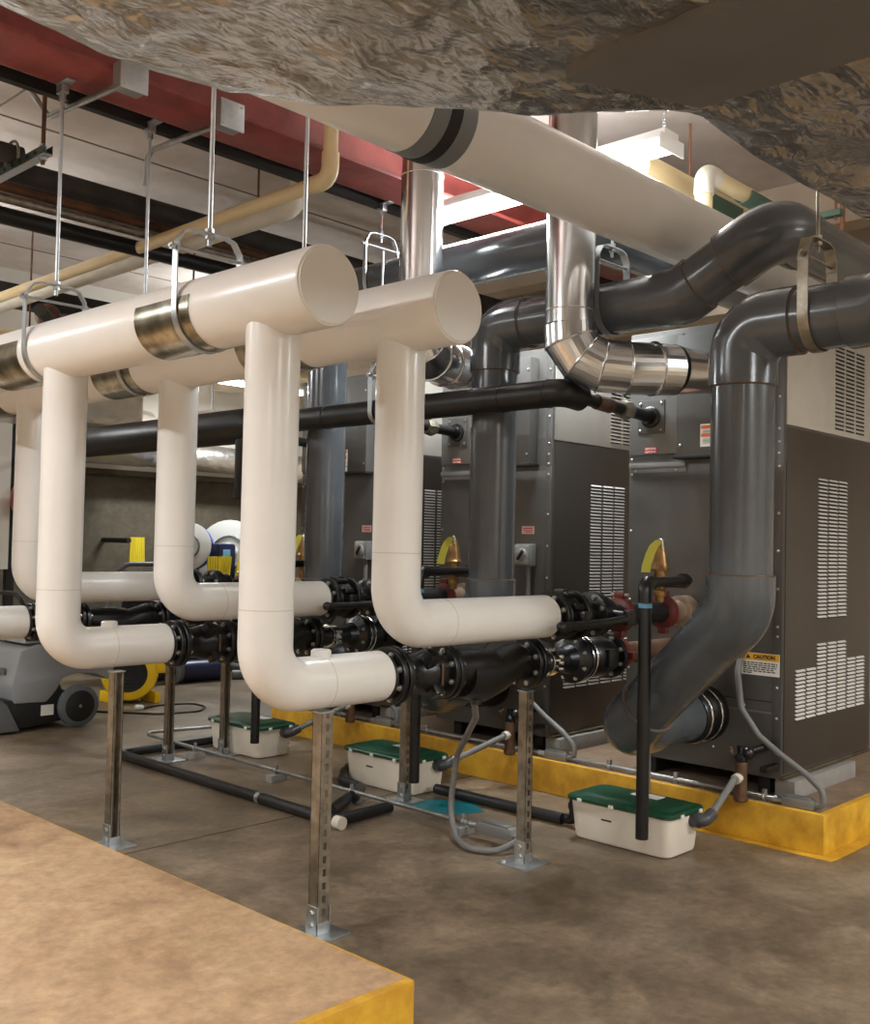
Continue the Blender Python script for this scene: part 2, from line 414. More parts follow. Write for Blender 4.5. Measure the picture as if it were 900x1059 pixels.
# ================================================================== BOILERS
def louver_cols(cols, pitch, w, h=0.011, d=0.010, face_y=2.4):
    """cols: (x centre, z bottom, z top); hooded slots standing out of a face that looks towards -y"""
    hood = MB(); slot = MB()
    for xc, z0, z1 in cols:
        n = int((z1-z0)/pitch)
        for i in range(n+1):
            z = z0 + i*pitch
            hood.prism([(face_y, z+h), (face_y-d, z+h*0.15), (face_y-d, z), (face_y, z+h*0.25)], xc-w/2, xc+w/2, 'yz')
            slot.box((xc-w/2, face_y-0.0012, z-0.007), (xc+w/2, face_y+0.001, z+0.003))
    return hood, slot
def make_boiler():
    X0, X1, Y0, Y1, Z0, Z1 = 5.19, 6.37, 2.406, 3.366, 0.305, 2.76
    t = thing('boiler', 'nearest of the three grey boilers, with a yellow CAUTION sign low on its corner', 'boiler', (5.78, 2.886, 0.2), 'grey boilers on the yellow edged pad')
    MB().box((X0, Y0, Z0), (X1, Y1, Z1), 0.004).build('cabinet', 'boiler', t)
    MB().box((X0+0.012, Y0-0.006, 0.335), (X1-0.004, Y0+0.002, 2.158), 0.002).build('side_panel', 'boilerside', t)
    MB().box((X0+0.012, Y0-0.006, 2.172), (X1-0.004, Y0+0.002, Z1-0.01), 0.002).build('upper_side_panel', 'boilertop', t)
    MB().box((X0+0.0, Y0-0.012, 0.305), (X1, Y0, 0.322), 0.001).build('bottom_trim', 'saddle', t)
    MB().box((X0-0.006, Y0+0.003, Z0+0.03), (X0+0.002, Y0+0.052, Z1-0.02), 0.001).build('corner_strip', 'boiler', t)
    # skids under the cabinet
    for yy in (Y0+0.10, Y1-0.16):
        MB().box((X0+0.08, yy, 0.2), (X1-0.08, yy+0.07, Z0), 0.004).build('skid', 'blacksteel', t)
    # louvres
    fy = Y0-0.006
    h, s = louver_cols([(5.655, 1.135, 1.905), (5.795, 1.135, 1.905), (5.93, 1.135, 1.905)], 0.0212, 0.112, face_y=fy)
    lv = h.build('louver_block', 'louver_lit', t); s.build('slots', 'slot', lv)
    h, s = louver_cols([(5.385, 0.60, 0.875), (5.52, 0.60, 0.875), (5.655, 0.60, 0.99), (5.795, 0.60, 0.99), (5.93, 0.60, 0.99), (6.07, 0.60, 0.88), (6.205, 0.60, 0.88)], 0.0212, 0.112, face_y=fy)
    lv = h.build('louver_block', 'louver_lit', t); s.build('slots', 'slot', lv)
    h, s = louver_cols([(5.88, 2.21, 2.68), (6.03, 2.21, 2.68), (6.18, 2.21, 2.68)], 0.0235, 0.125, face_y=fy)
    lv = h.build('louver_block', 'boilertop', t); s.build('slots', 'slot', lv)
    # front: gas plate, ledge, control box
    gp = MB().box((X0-0.012, 3.015, 2.045), (X0, Y1-0.004, Z1-0.03), 0.002).build('gas_plate', 'cornertrim', t)
    MB().box((X0-0.018, 3.125, 2.165), (X0-0.012, 3.30, 2.36), 0.002).build('cover_plate', 'boiler', gp)
    MB().lathe((X0-0.018, 3.214, 2.26), (-1, 0, 0), [(0, 0.062), (0.012, 0.062), (0.02, 0.05), (0.02, 0.04)], 24).build('grommet', 'black', gp)
    lg = MB().box((X0-0.022, 2.985, 1.965), (X0, Y1-0.01, 1.995), 0.003).box((X0-0.006, 2.985, 1.94), (X0, Y1-0.01, 1.97)).build('ledge', 'cornertrim', t)
    cb = MB().box((X0-0.085, 2.53, 2.02), (X0, 3.008, Z1-0.06), 0.004).build('control_box', 'boiler', t)
    MB().box((X0-0.10, 2.515, 2.005), (X0, 3.02, 2.022), 0.002).build('drip_shelf', 'blacksteel', cb)
    # seams on the front
    MB().box((X0-0.002, Y0+0.06, 0.70), (X0+0.001, Y1-0.02, 0.704)).build('panel_seam', 'slot', t)
    MB().box((X0-0.004, Y0+0.06, 0.64), (X0+0.001, Y1-0.01, 0.648)).build('panel_seam', 'cornertrim', t)
    # screws
    scr = []
    for z in (0.45, 0.62, 0.78, 1.05, 1.1, 1.3, 1.5, 1.7, 1.95, 2.02, 2.08, 2.15, 2.32, 2.62): scr.append((X0-0.006, Y0+0.028, z))
    for z in (0.5, 0.8, 1.2, 1.6, 1.93, 2.02, 2.1, 2.3, 2.6): scr.append((X0-0.002, Y1-0.018, z))
    for y, z in ((3.145, 2.185), (3.285, 2.185), (3.145, 2.34), (3.285, 2.34)): scr.append((X0-0.019, y, z))
    for y, z in ((3.05, 1.952), (3.32, 1.952)): scr.append((X0-0.007, y, z))
    for y in (2.55, 2.98):
        for z in (2.08, 2.4, 2.62): scr.append((X0-0.086, y, z))
    for y in (2.62, 2.8, 3.05, 3.22): scr.append((X0-0.003, y, 0.42)); scr.append((X0-0.003, y, 0.67))
    for x, y, z in scr:
        MB().lathe((x+0.002, y, z), (-1, 0, 0), [(0, 0.008), (0.004, 0.008), (0.007, 0.004)], 10).build('screw', 'bolt', t)
    # labels
    rl = MB().box((X0-0.0145, 3.172, 2.05), (X0-0.0125, 3.255, 2.086)).build('label', 'labelred', t, label='small red label with two lines of white lettering')
    text_mesh('lettering', 'NATURAL', 0.016, (X0-0.0152, 3.2135, 2.077), (0, -1, 0), (0, 0, 1), 'labelwhite', rl, 0.0006)
    text_mesh('lettering', 'NATURAL', 0.016, (X0-0.0152, 3.2135, 2.059), (0, -1, 0), (0, 0, 1), 'labelwhite', rl, 0.0006)
    ol = MB().box((X0-0.0875, 2.735, 2.065), (X0-0.0855, 2.855, 2.19)).build('label', 'labelwhite', t, label='white warning label with two orange bars')
    for z in (2.165, 2.12): MB().box((X0-0.0885, 2.74, z), (X0-0.0874, 2.85, z+0.018)).build('orange_bar', 'labelorange', ol)
    for z in (2.150, 2.143, 2.105, 2.098, 2.091, 2.084): MB().box((X0-0.0881, 2.75, z), (X0-0.0874, 2.84, z+0.0025)).build('text_line', 'flexgrey', ol)
    MB().box((X0-0.0875, 2.735, 2.027), (X0-0.0855, 2.79, 2.06)).build('label', 'labelwhite', t, label='small blank white label')
    pk = MB().box((X0-0.002, 2.545, 1.575), (X0, 2.645, 1.625)).build('label', 'labelpink', t, label='small pale pink label')
    MB().box((X0-0.003, 2.555, 1.608), (X0-0.0018, 2.635, 1.614)).box((X0-0.003, 2.555, 1.595), (X0-0.0018, 2.635, 1.599)).box((X0-0.003, 2.555, 1.585), (X0-0.0018, 2.62, 1.589)).build('text_line', 'labelred', pk)
    return t
boiler1 = make_boiler()
boiler2 = dup(boiler1, (0, PITCH, 0), 'middle grey boiler, seen between the two nearer grey plastic pipes')
boiler3 = dup(boiler1, (0, 2*PITCH, 0), 'farthest grey boiler, half hidden behind the white vertical pipes')
# lower labels sit only on the nearest boiler's corner
cs = MB().box((5.1780, 2.418, 0.838), (5.1805, 2.632, 0.955)).build('caution_sign', 'labelwhite', None)
cs.parent = boiler1; cs.matrix_parent_inverse = Matrix.Translation(-V(boiler1.location)); cs['label'] = 'white and yellow CAUTION sign'
MB().box((5.1770, 2.419, 0.917), (5.1783, 2.631, 0.954)).build('yellow_band', 'labelyellow', cs)
text_mesh('lettering', 'CAUTION', 0.027, (5.1763, 2.503, 0.935), (0, -1, 0), (0, 0, 1), 'ink', cs, 0.0012)
MB().prism([(2.606, 0.925), (2.580, 0.925), (2.593, 0.948)], 5.1760, 5.1771, 'yz').build('warning_triangle', 'ink', cs)
for i, (z, y1) in enumerate(((0.903, 2.43), (0.892, 2.43), (0.881, 2.435), (0.870, 2.45), (0.859, 2.44), (0.849, 2.57))):
    mb = MB(); y = 2.622
    while y > y1:
        wv = random.uniform(0.012, 0.03); mb.box((5.1771, max(y-wv, y1), z-0.0028), (5.1782, y, z+0.0028)); y -= wv+0.005
    mb.build('text_line', 'ink', cs)
# disconnect switches
def make_switch():
    t = thing('disconnect_switch', 'light grey disconnect switch box half hidden behind the nearest grey vertical pipe', 'switch', (5.17, 2.575, 1.44), 'disconnect switches on the boiler fronts')
    MB().box((5.125, 2.52, 1.37), (5.186, 2.65, 1.51), 0.008).build('box', 'conduitbody', t)
    MB().box((5.113, 2.528, 1.378), (5.126, 2.642, 1.502), 0.005).build('cover', 'galv', t)
    MB().lathe((5.113, 2.585, 1.44), (-1, 0, 0), [(0, 0.044), (0.006, 0.044), (0.010, 0.036)], 20).build('dial', 'block', t)
    MB().obox((5.098, 2.585, 1.44), (0.014, 0.016, 0.07), Matrix.Rotation(0.6, 4, 'X'), 0.003).build('knob', 'machblack', t)
    for y in (2.537, 2.633):
        for z in (1.388, 1.492): MB().lathe((5.114, y, z), (-1, 0, 0), [(0, 0.006), (0.004, 0.005)], 8).build('screw', 'bolt', t)
    MB().tube([(5.155, 2.56, 1.37), (5.155, 2.56, 1.0)], 0.016).build('conduit', 'flexgrey', t)
    return t
sw = make_switch()
dup(sw, (0, PITCH, 0), 'light grey disconnect switch box with round dial on the middle boiler')
dup(sw, (0, 2*PITCH, 0), 'light grey disconnect switch box with round dial on the farthest boiler')
# concrete blocks
bl = tag(MB().box((5.25, 2.36, 0.2), (6.06, 2.47, 0.292), 0.004).build('support_block', 'block'), 'grey concrete block under the right side of the nearest boiler', 'block', 'blocks under the boilers')
bl.location = (0, 0, 0)
b2 = bl.copy(); COL.objects.link(b2); b2.location = (0, PITCH, 0); b2['label'] = 'grey concrete block under the side of the middle boiler'
b3 = bl.copy(); COL.objects.link(b3); b3.location = (0, 2*PITCH, 0); b3['label'] = 'grey concrete block under the side of the farthest boiler'

# ================================================================== GREY PLASTIC INTAKE PIPES
def pvc(name, label, pts, r, R, rings=(), loc=None, ends=(0.07,)*9):
    t = thing(name, label, 'pipe', loc or pts[0])
    P = [V(p) for p in pts]
    MB().tube(P, r, 32, R=R, n=12).build('pipe', 'pvc', t)
    for i in range(1, len(P)-1):
        a, b, c = P[i-1], P[i], P[i+1]
        d1 = (a-b).normalized(); d2 = (c-b).normalized(); ang = math.acos(max(-1, min(1, d1.dot(d2))))
        tt = min(R/math.tan(ang/2), (a-b).length*0.499, (c-b).length*0.499)
        ext = 0.06
        s = b + d1*min(tt+ext, (a-b).length*0.56); e = b + d2*min(tt+ext, (c-b).length*0.56)
        el = MB().tube([s, b, e], r+0.012, 32, R=R, n=12).build('elbow', 'pvc', t)
        MB().torus(s+d1*0.002, d1, r+0.003, 0.0035).build('glue_ring', 'glue', el)
        MB().torus(e+d2*0.002, d2, r+0.003, 0.0035).build('glue_ring', 'glue', el)
    return t
RP = 0.135
p1 = pvc('intake_pipe', 'large grey plastic pipe rising in front of the nearest boiler', [(5.0, 2.86, 0.60), (4.42, 2.86, 0.60), (4.17, 2.13, 1.235), (4.17, 2.13, 2.475), (4.17, 1.52, 2.475), (4.17, 1.16, 2.80)], RP, 0.2)
cl = MB().lathe((5.19, 2.86, 0.60), (-1, 0, 0), [(0, 0.155), (0.05, 0.155), (0.06, 0.148), (0.20, 0.148), (0.21, 0.142)], 32).build('flexible_connector', 'black', None)
def adopt(o, p): o.parent = p; o.matrix_parent_inverse = Matrix.Translation(-V(p.location)); return o
adopt(cl, p1)
for dx in (0.06, 0.17): MB().torus((5.19-dx, 2.86, 0.60), (1, 0, 0), 0.149, 0.006).build('hose_clamp', 'chrome', cl)
p2 = pvc('intake_pipe', 'large grey plastic pipe rising in front of the middle boiler and bending back overhead', [(5.0, 4.40, 0.60), (4.57, 4.40, 0.60), (4.55, 3.88, 1.16), (4.55, 3.88, 2.765), (4.55, 2.66, 2.765), (4.55, 2.17, 3.02), (7.8, 2.17, 3.02)], RP, 0.2)
cl = adopt(MB().lathe((5.19, 4.40, 0.60), (-1, 0, 0), [(0, 0.155), (0.05, 0.155), (0.06, 0.148), (0.20, 0.148)], 32).build('flexible_connector', 'black', None), p2)
p3 = pvc('intake_pipe', 'large grey plastic pipe rising in front of the farthest boiler, leftmost grey pipe', [(5.0, 5.93, 0.60), (4.64, 5.93, 0.60), (4.62, 5.46, 1.1), (4.62, 5.46, 3.21), (4.62, 3.22, 3.21), (7.8, 3.22, 3.21)], RP, 0.2)
cl = adopt(MB().lathe((5.19, 5.93, 0.60), (-1, 0, 0), [(0, 0.155), (0.05, 0.155), (0.06, 0.148), (0.20, 0.148)], 32).build('flexible_connector', 'black', None), p3)

# clevis hanger: pipe axis along Y at (x, y, z); rod goes up to ztop
def clevis(label, x, y, z, r, ztop, group, mt='galv', w=0.036, rodr=0.008, axis='y', nutz=True):
    t = thing('pipe_hanger', label, 'hanger', (x, y, ztop), group)
    def P(a, b): return (x+a, y, z+b) if axis == 'y' else (x, y+a, z+b)
    wd = (0, 1, 0) if axis == 'y' else (1, 0, 0)
    rr = r+0.004; pts = [P(-rr, 0.20+r*0.35)]
    for k in range(25):
        a = PI + PI*k/24; pts.append(P(rr*math.cos(a), rr*math.sin(a)))
    pts.append(P(rr, 0.20+r*0.35)); hb = 0.20+r*0.35
    MB().strap(pts, wd, w, 0.005).build('lower_strap', mt, t)
    ht = hb+0.075; q = rr-0.005
    MB().strap([P(-q, hb-0.03), P(-q, hb+0.015), P(-q*0.78, ht-0.012), P(-q*0.5, ht), P(q*0.5, ht), P(q*0.78, ht-0.012), P(q, hb+0.015), P(q, hb-0.03)], wd, w, 0.006).build('yoke', mt, t)
    MB().cyl(P(-rr-0.03, hb-0.01), P(rr+0.03, hb-0.01), 0.007, seg=10).lathe(P(-rr-0.022, hb-0.01), (1, 0, 0) if axis == 'y' else (0, 1, 0), [(0, 0.014), (0.012, 0.014)], 6).build('cross_bolt', mt, t)
    MB().cyl(P(0, ht-0.05), (x, y, ztop), rodr, seg=12).build('rod', mt, t)
    nb = MB()
    for dz in (-0.022, 0.006): nb.lathe(P(0, ht+dz), (0, 0, 1), [(0, 0.018), (0.015, 0.018)], 6)
    nb.build('nut', mt, t)
    return t
clevis('steel strap hanger round the grey pipe at right edge', 4.17, 1.80, 2.475, RP+0.004, 3.6, 'strap hangers on the grey pipes', 'strut', 0.045)
clevis('bright steel strap hanger round the grey pipe beside the flue elbow', 4.55, 3.08, 2.765, RP+0.004, 3.5, 'strap hangers on the grey pipes', 'galv', 0.04)
clevis('thin strap hanger on the highest grey pipe left of the far flue', 4.62, 4.95, 3.21, RP+0.004, 3.74, 'strap hangers on the grey pipes', 'galv', 0.03)

# ================================================================== WHITE HEADERS
def header(label, x, z, r, riser_y, rr, zb, xe, ycap, shields):
    t = thing('insulated_header', label, 'pipe', (x, ycap, z), 'white insulated headers with risers')
    hp = MB().lathe((x, 8.9, z), (0, -1, 0), [(0, r), (8.9-ycap-0.012, r), (8.9-ycap-0.004, r-0.004), (8.9-ycap, r-0.012)], 48).build('header_pipe', 'jacket', t)
    MB().lathe((x, ycap+0.001, z), (0, -1, 0), [(0, r*0.93), (0.004, r*0.92)], 48).build('end_cap', 'jacket', t)
    for ry in riser_y:
        rp = MB().tube([(x, ry, z-r*0.6), (x, ry, zb), (xe-0.012, ry, zb)], rr, 36, R=rr+0.055, n=14).lathe((xe-0.013, ry, zb), (1, 0, 0), [(0, rr), (0.008, rr-0.004), (0.013, rr-0.012)], 36).build('riser', 'jacket', t)
        MB().lathe((x, ry, zb+0.29), (0, 0, 1), [(-0.0015, rr), (-0.0015, rr+0.0014), (0.0015, rr+0.0014), (0.0015, rr)], 36, cap=False).build('tape_seam', 'jacket_seam', rp)
        MB().lathe((x+0.27, ry, zb), (1, 0, 0), [(-0.001, rr), (-0.001, rr+0.001), (0.001, rr+0.001), (0.001, rr)], 36, cap=False).build('tape_seam', 'jacket_seam', rp)
        if zb < 1.0: MB().lathe((x+0.27, ry, zb+rr-0.01), (0, 0, 1), [(0, 0.04), (0.028, 0.04), (0.034, 0.034)], 20).build('vent_stub', 'jacket', rp)
    for sy in shields:
        MB().halfshell((x, sy-0.2, z), (x, sy+0.2, z), r+0.001, -197, 17, 0.003).build('insulation_shield', 'saddle', t)
    return t
H1X, H1Z, H1R = 2.345, 2.405, 0.147
H2X, H2Z, H2R = 2.897, 2.412, 0.143
LOWZ, UPZ, LY, UY = 0.953, 1.170, 3.09, 2.97
header('nearer white insulated header pipe with its risers turning into the lower pump runs', H1X, H1Z, H1R, [LY, LY+1.63, LY+3.27], 0.1025, LOWZ, 2.935, 2.775, [3.64, 5.14, 6.7])
header('farther white insulated header pipe with its risers turning into the lever valves', H2X, H2Z, H2R, [UY, UY+1.63, UY+3.27], 0.0995, UPZ, 3.885, 2.66, [3.72, 5.06, 6.7])
hg = 'clevis hangers on the white headers'
clevis('clevis hanger on nearer white header, close to its capped end', H1X, 3.53, H1Z, H1R+0.004, 3.72, hg, rodr=0.0095)
clevis('clevis hanger on nearer white header at left edge', H1X, 4.85, H1Z, H1R+0.004, 3.745, hg, rodr=0.0095)
clevis('clevis hanger on farther white header behind the nearer capped end', H2X, 3.61, H2Z, H2R+0.004, 3.72, hg, rodr=0.0095)
clevis('clevis hanger on farther white header behind the left foreground hanger', H2X, 4.96, H2Z, H2R+0.004, 3.70, hg, rodr=0.0095)
for x, y, l in ((H1X, 4.85, 'beam clamp on the red beam holding the leftmost hanger rod'), (H2X, 4.96, 'beam clamp on the red beam holding the second hanger rod'), (4.62, 4.95, 'beam clamp on the red beam left of the far flue')):
    tag(MB().box((x-0.025, y-0.09, 3.735), (x+0.025, y+0.03, 3.745), 0.003).box((x-0.02, y-0.03, 3.69), (x+0.02, y+0.03, 3.735), 0.004).cyl((x, y, 3.66), (x, y, 3.69), 0.018, seg=6).build('beam_clamp', 'galv'), l, 'clamp', 'beam clamps')

# ================================================================== STRUT POSTS
def make_post(label, x, y, h, w=0.05, g=1):
    t = thing('strut_post', label, 'post', (x, y, 0), 'slotted steel posts under the pipes')
    hw = w/2; k = 0.003; mb = MB()
    mb.box((x-hw, y-hw, 0.008), (x-hw+k, y+hw, h)); mb.box((x+hw-k, y-hw, 0.008), (x+hw, y+hw, h))
    def fb(xa, xb, side, z0, z1):      # a strip of the front (-1) or back (+1) face; g = 1 puts the slotted face in front
        sd = side*g; ya, yb = (y-hw, y-hw+k) if sd < 0 else (y+hw-k, y+hw); mb.box((xa, ya, z0), (xb, yb, z1))
    fb(x-hw, x-hw+0.011, 1, 0.008, h); fb(x+hw-0.011, x+hw, 1, 0.008, h)
    fb(x-hw, x-0.008, -1, 0.008, h); fb(x+0.008, x+hw, -1, 0.008, h)
    z = 0.0
    while z < h-0.02:
        fb(x-0.008, x+0.008, -1, max(z, 0.008), min(z+0.022, h)); z += 0.05
    mb.build('channel', 'strut', t)
    MB().box((x-0.09, y-0.09, 0.0), (x+0.09, y+0.09, 0.008), 0.001).build('base_plate', 'galv', t)
    bk = MB().box((x-hw-0.006, y-hw-0.006, 0.008), (x-hw, y+hw+0.006, 0.11), 0.001).box((x+hw, y-hw-0.006, 0.008), (x+hw+0.006, y+hw+0.006, 0.11), 0.001).box((x-hw-0.006, y-hw-0.006, 0.008), (x+hw+0.006, y-hw, 0.05), 0.001).build('post_bracket', 'galv', t)
    for zz in (0.04, 0.085):
        MB().lathe((x-hw-0.006, y, zz), (-1, 0, 0), [(0, 0.011), (0.008, 0.011)], 6).build('bolt', 'bolt', t)
    for sx in (-0.07, 0.07):
        MB().lathe((x+sx, y+0.065, 0.008), (0, 0, 1), [(0, 0.012), (0.01, 0.012)], 6).build('anchor_bolt', 'bolt', t)
    MB().box((x-0.032, y-0.03, h), (x+0.032, y+0.03, h+0.006), 0.001).build('top_plate', 'galv', t)
    return t
make_post('tall slotted steel post nearest the camera, beside the concrete plinth', 2.60, 3.05, 0.842, 0.056)
make_post('slotted steel post behind plinth edge under the left white pipe elbow', 2.59, 4.59, 0.842, 0.052, -1)
make_post('slotted steel post with base plate, standing beside the grey junction box on floor', 3.865, 3.06, 0.81)
make_post('slotted steel post in front of the middle white bin', 4.27, 4.27, 0.80, 0.046)
make_post('slotted steel post at the bend of the thin floor conduit', 3.84, 6.10, 0.82, 0.048, -1)
make_post('slotted steel post in front of the farthest white bin', 4.24, 6.03, 0.82, 0.048, -1)

# ================================================================== VALVES AND PUMPS (built at the nearest boiler, then copied)
def bolts(t, x, y, z, r, n, d, ph=0.0, rad=0.013, L=0.018):
    for k in range(n):
        a = 2*PI*(k+0.5)/n+ph
        MB().lathe((x, y+r*math.cos(a), z+r*math.sin(a)), (d, 0, 0), [(0, rad), (L*0.6, rad), (L*0.6, rad*0.5), (L, rad*0.5)], 6).build('bolt', 'bolt', t)
FR = 0.121
def make_check(label):
    y, z = LY, LOWZ-0.006
    t = thing('check_valve', label, 'valve', (3.0, y, z), 'black flanged check valves on the lower runs')
    MB().lathe((2.936, y, z), (1, 0, 0), [(0, 0.088), (0.01, 0.10), (0.02, 0.088)], 36).build('pipe_neck', 'black', t)
    MB().lathe((2.962, y, z), (1, 0, 0), [(0, FR-0.004), (0.004, FR), (0.022, FR), (0.026, FR-0.004)], 40).build('flange', 'black', t)
    MB().lathe((2.998, y, z), (1, 0, 0), [(0, FR-0.004), (0.004, FR), (0.022, FR), (0.026, FR-0.004)], 40).build('flange', 'black', t)
    MB().lathe((3.022, y, z), (1, 0, 0), [(0, 0.10), (0.06, 0.08), (0.10, 0.082), (0.14, 0.092), (0.20, 0.1), (0.26, 0.086)], 36).build('body', 'black', t)
    MB().obox((3.15, y-0.07, z+0.06), (0.05, 0.06, 0.09), Matrix.Rotation(0.6, 4, 'X'), 0.01).obox((3.19, y-0.06, z-0.06), (0.05, 0.06, 0.08), Matrix.Rotation(-0.6, 4, 'X'), 0.01).build('lug', 'black', t)
    MB().box((3.20, y-0.102, z-0.045), (3.212, y-0.097, z+0.045), 0.001).build('name_plate', 'bronze', t)
    MB().lathe((3.275, y, z), (1, 0, 0), [(0, FR-0.004), (0.004, FR), (0.022, FR), (0.026, FR-0.004)], 40).build('flange', 'black', t)
    bolts(t, 2.962, y, z, 0.098, 8, -1); bolts(t, 3.024, y, z, 0.1, 8, 1); bolts(t, 3.275, y, z, 0.098, 8, -1)
    return t
def make_pump(label):
    y, z = LY, LOWZ-0.012
    t = thing('circulator_pump', label, 'pump', (3.55, y, z), 'black circulator pumps on the lower runs')
    MB().lathe((3.31, y, z), (1, 0, 0), [(0, FR-0.004), (0.004, FR), (0.022, FR), (0.026, FR-0.004)], 40).build('flange', 'black', t)
    MB().lathe((3.336, y, z), (1, 0, 0), [(0, 0.085), (0.04, 0.082), (0.10, 0.088), (0.22, 0.088), (0.30, 0.075), (0.34, 0.03)], 32).build('volute', 'black', t)
    MB().tube([(3.42, y-0.01, z-0.03), (3.55, y, z-0.05), (3.66, y, z-0.03), (3.80, y, z+0.02), (3.86, y, z)], [0.09, 0.105, 0.095, 0.082, 0.08], 28).build('casting', 'black', t)
    MB().sphere((3.52, y-0.02, z-0.055), 0.09, (1.15, 0.9, 0.8)).build('bowl', 'black', t)
    MB().cyl((3.52, y-0.02, z-0.12), (3.52, y-0.02, z-0.16), 0.022).build('drain_plug', 'black', t)
    MB().lathe((3.86, y, z), (1, 0, 0), [(0, FR-0.004), (0.004, FR), (0.022, FR), (0.026, FR-0.004)], 40).build('flange', 'black', t)
    MB().lathe((3.896, y, z), (1, 0, 0), [(0, FR-0.004), (0.004, FR), (0.022, FR), (0.026, FR-0.004)], 40).build('flange', 'black', t)
    bolts(t, 3.336, y, z, 0.1, 8, 1); bolts(t, 3.86, y, z, 0.098, 8, -1)
    return t
def make_spool(label):
    y, z = LY, LOWZ-0.02
    t = thing('flanged_spool', label, 'pipe', (4.3, y, z), 'black spools with red couplings to the boilers, lower')
    MB().tube([(3.92, y, z), (4.22, y, z)], 0.058, 28).build('pipe', 'black', t)
    cc = MB().lathe((4.03, y, z), (1, 0, 0), [(0, 0.064), (0.004, 0.07), (0.05, 0.07), (0.054, 0.064)], 28).build('band_clamp', 'chrome', t)
    for dy in (-0.07,):
        for dz in (-0.03, 0.0, 0.03): MB().box((4.035, y+dy-0.02, z+dz-0.01), (4.08, y+dy, z+dz+0.01), 0.003).build('clamp_screw', 'chrome', cc)
    MB().lathe((4.18, y, z), (1, 0, 0), [(0, 0.06), (0.05, 0.075), (0.07, FR-0.01), (0.075, FR), (0.1, FR), (0.104, FR-0.004)], 40).build('flange', 'black', t)
    MB().lathe((4.29, y, z), (1, 0, 0), [(0, 0.1), (0.015, 0.112), (0.03, 0.1), (0.045, 0.112), (0.06, 0.1)], 36).build('rubber_joint', 'black', t)
    MB().torus((4.3, y, z), (1, 0, 0), 0.113, 0.005).torus((4.335, y, z), (1, 0, 0), 0.113, 0.005).build('wire_ring', 'chrome', t)
    MB().lathe((4.36, y, z), (1, 0, 0), [(0, 0.09), (0.03, 0.105), (0.14, 0.105), (0.2, 0.09)], 32).box((4.42, y-0.125, z-0.05), (4.5, y-0.09, z+0.05), 0.01).build('valve_body', 'black', t)
    MB().lathe((4.57, y, z), (1, 0, 0), [(0, FR-0.004), (0.004, FR), (0.024, FR), (0.028, FR-0.004)], 40).build('flange', 'black', t)
    bolts(t, 4.255, y, z, 0.098, 8, -1); bolts(t, 4.57, y, z, 0.098, 8, -1)
    MB().lathe((4.62, y, z), (1, 0, 0), [(0, 0.085), (0.01, 0.09), (0.05, 0.09), (0.07, 0.085)], 32).box((4.635, y-0.125, z-0.022), (4.668, y+0.125, z+0.022), 0.008).build('red_coupling', 'redpaint', t)
    MB().tube([(4.6, y, z), (5.188, y, z)], 0.058, 28).build('boiler_stub', 'bronze', t)
    return t
def make_butterfly(label):
    y, z = UY, UPZ-0.004
    t = thing('butterfly_valve', label, 'valve', (4.068, y, z), 'black lever operated butterfly valves')
    MB().lathe((3.884, y, z), (1, 0, 0), [(0, 0.082), (0.02, 0.086), (0.03, 0.08)], 36).build('pipe_neck', 'black', t)
    MB().lathe((3.908, y, z), (1, 0, 0), [(0, FR-0.004), (0.004, FR), (0.024, FR), (0.028, FR-0.004)], 40).build('flange', 'black', t)
    MB().lathe((3.953, y, z), (1, 0, 0), [(0, 0.095), (0.01, 0.105), (0.09, 0.105), (0.1, 0.095)], 36).box((3.978, y-0.03, z+0.08), (4.028, y+0.03, z+0.13), 0.008).box((3.978, y-0.16, z-0.03), (4.028, y-0.08, z+0.03), 0.01).build('valve_body', 'black', t)
    for a in (0.5, 1.2, 2.0, 2.7, 3.6, 5.6):
        MB().obox((4.003, y+0.112*math.cos(a), z+0.112*math.sin(a)), (0.07, 0.03, 0.03), Matrix.Rotation(a, 4, 'X'), 0.006).build('lug', 'black', t)
    MB().lathe((4.073, y, z), (1, 0, 0), [(0, FR-0.004), (0.004, FR), (0.024, FR), (0.028, FR-0.004)], 40).build('flange', 'black', t)
    MB().lathe((4.101, y, z), (1, 0, 0), [(0, 0.105), (0.03, 0.09), (0.1, 0.062), (0.16, 0.062)], 36).build('reducer', 'black', t)
    MB().lathe((4.228, y, z), (1, 0, 0), [(0, 0.1), (0.005, 0.112), (0.06, 0.112), (0.065, 0.1)], 36).build('flange', 'black', t)
    bolts(t, 3.908, y, z, 0.098, 8, -1); bolts(t, 4.101, y, z, 0.1, 8, 1); bolts(t, 4.228, y, z, 0.095, 8, -1)
    # lever
    lv = MB().tube([(4.36, y-0.17, z-0.012), (4.1, y-0.17, z-0.028), (3.79, y-0.17, z-0.03)], 0.02, 16).sphere((3.785, y-0.17, z-0.03), 0.025).build('lever', 'blackpipe', t)
    MB().cyl((4.338, y-0.02, z), (4.338, y-0.19, z-0.012), 0.03, seg=20).box((4.298, y-0.19, z-0.05), (4.378, y-0.155, z+0.03), 0.01).build('lever_head', 'black', lv)
    MB().lathe((4.288, y, z), (1, 0, 0), [(0, 0.07), (0.02, 0.085), (0.08, 0.085), (0.1, 0.07)], 28).build('stem_body', 'black', t)
    return t
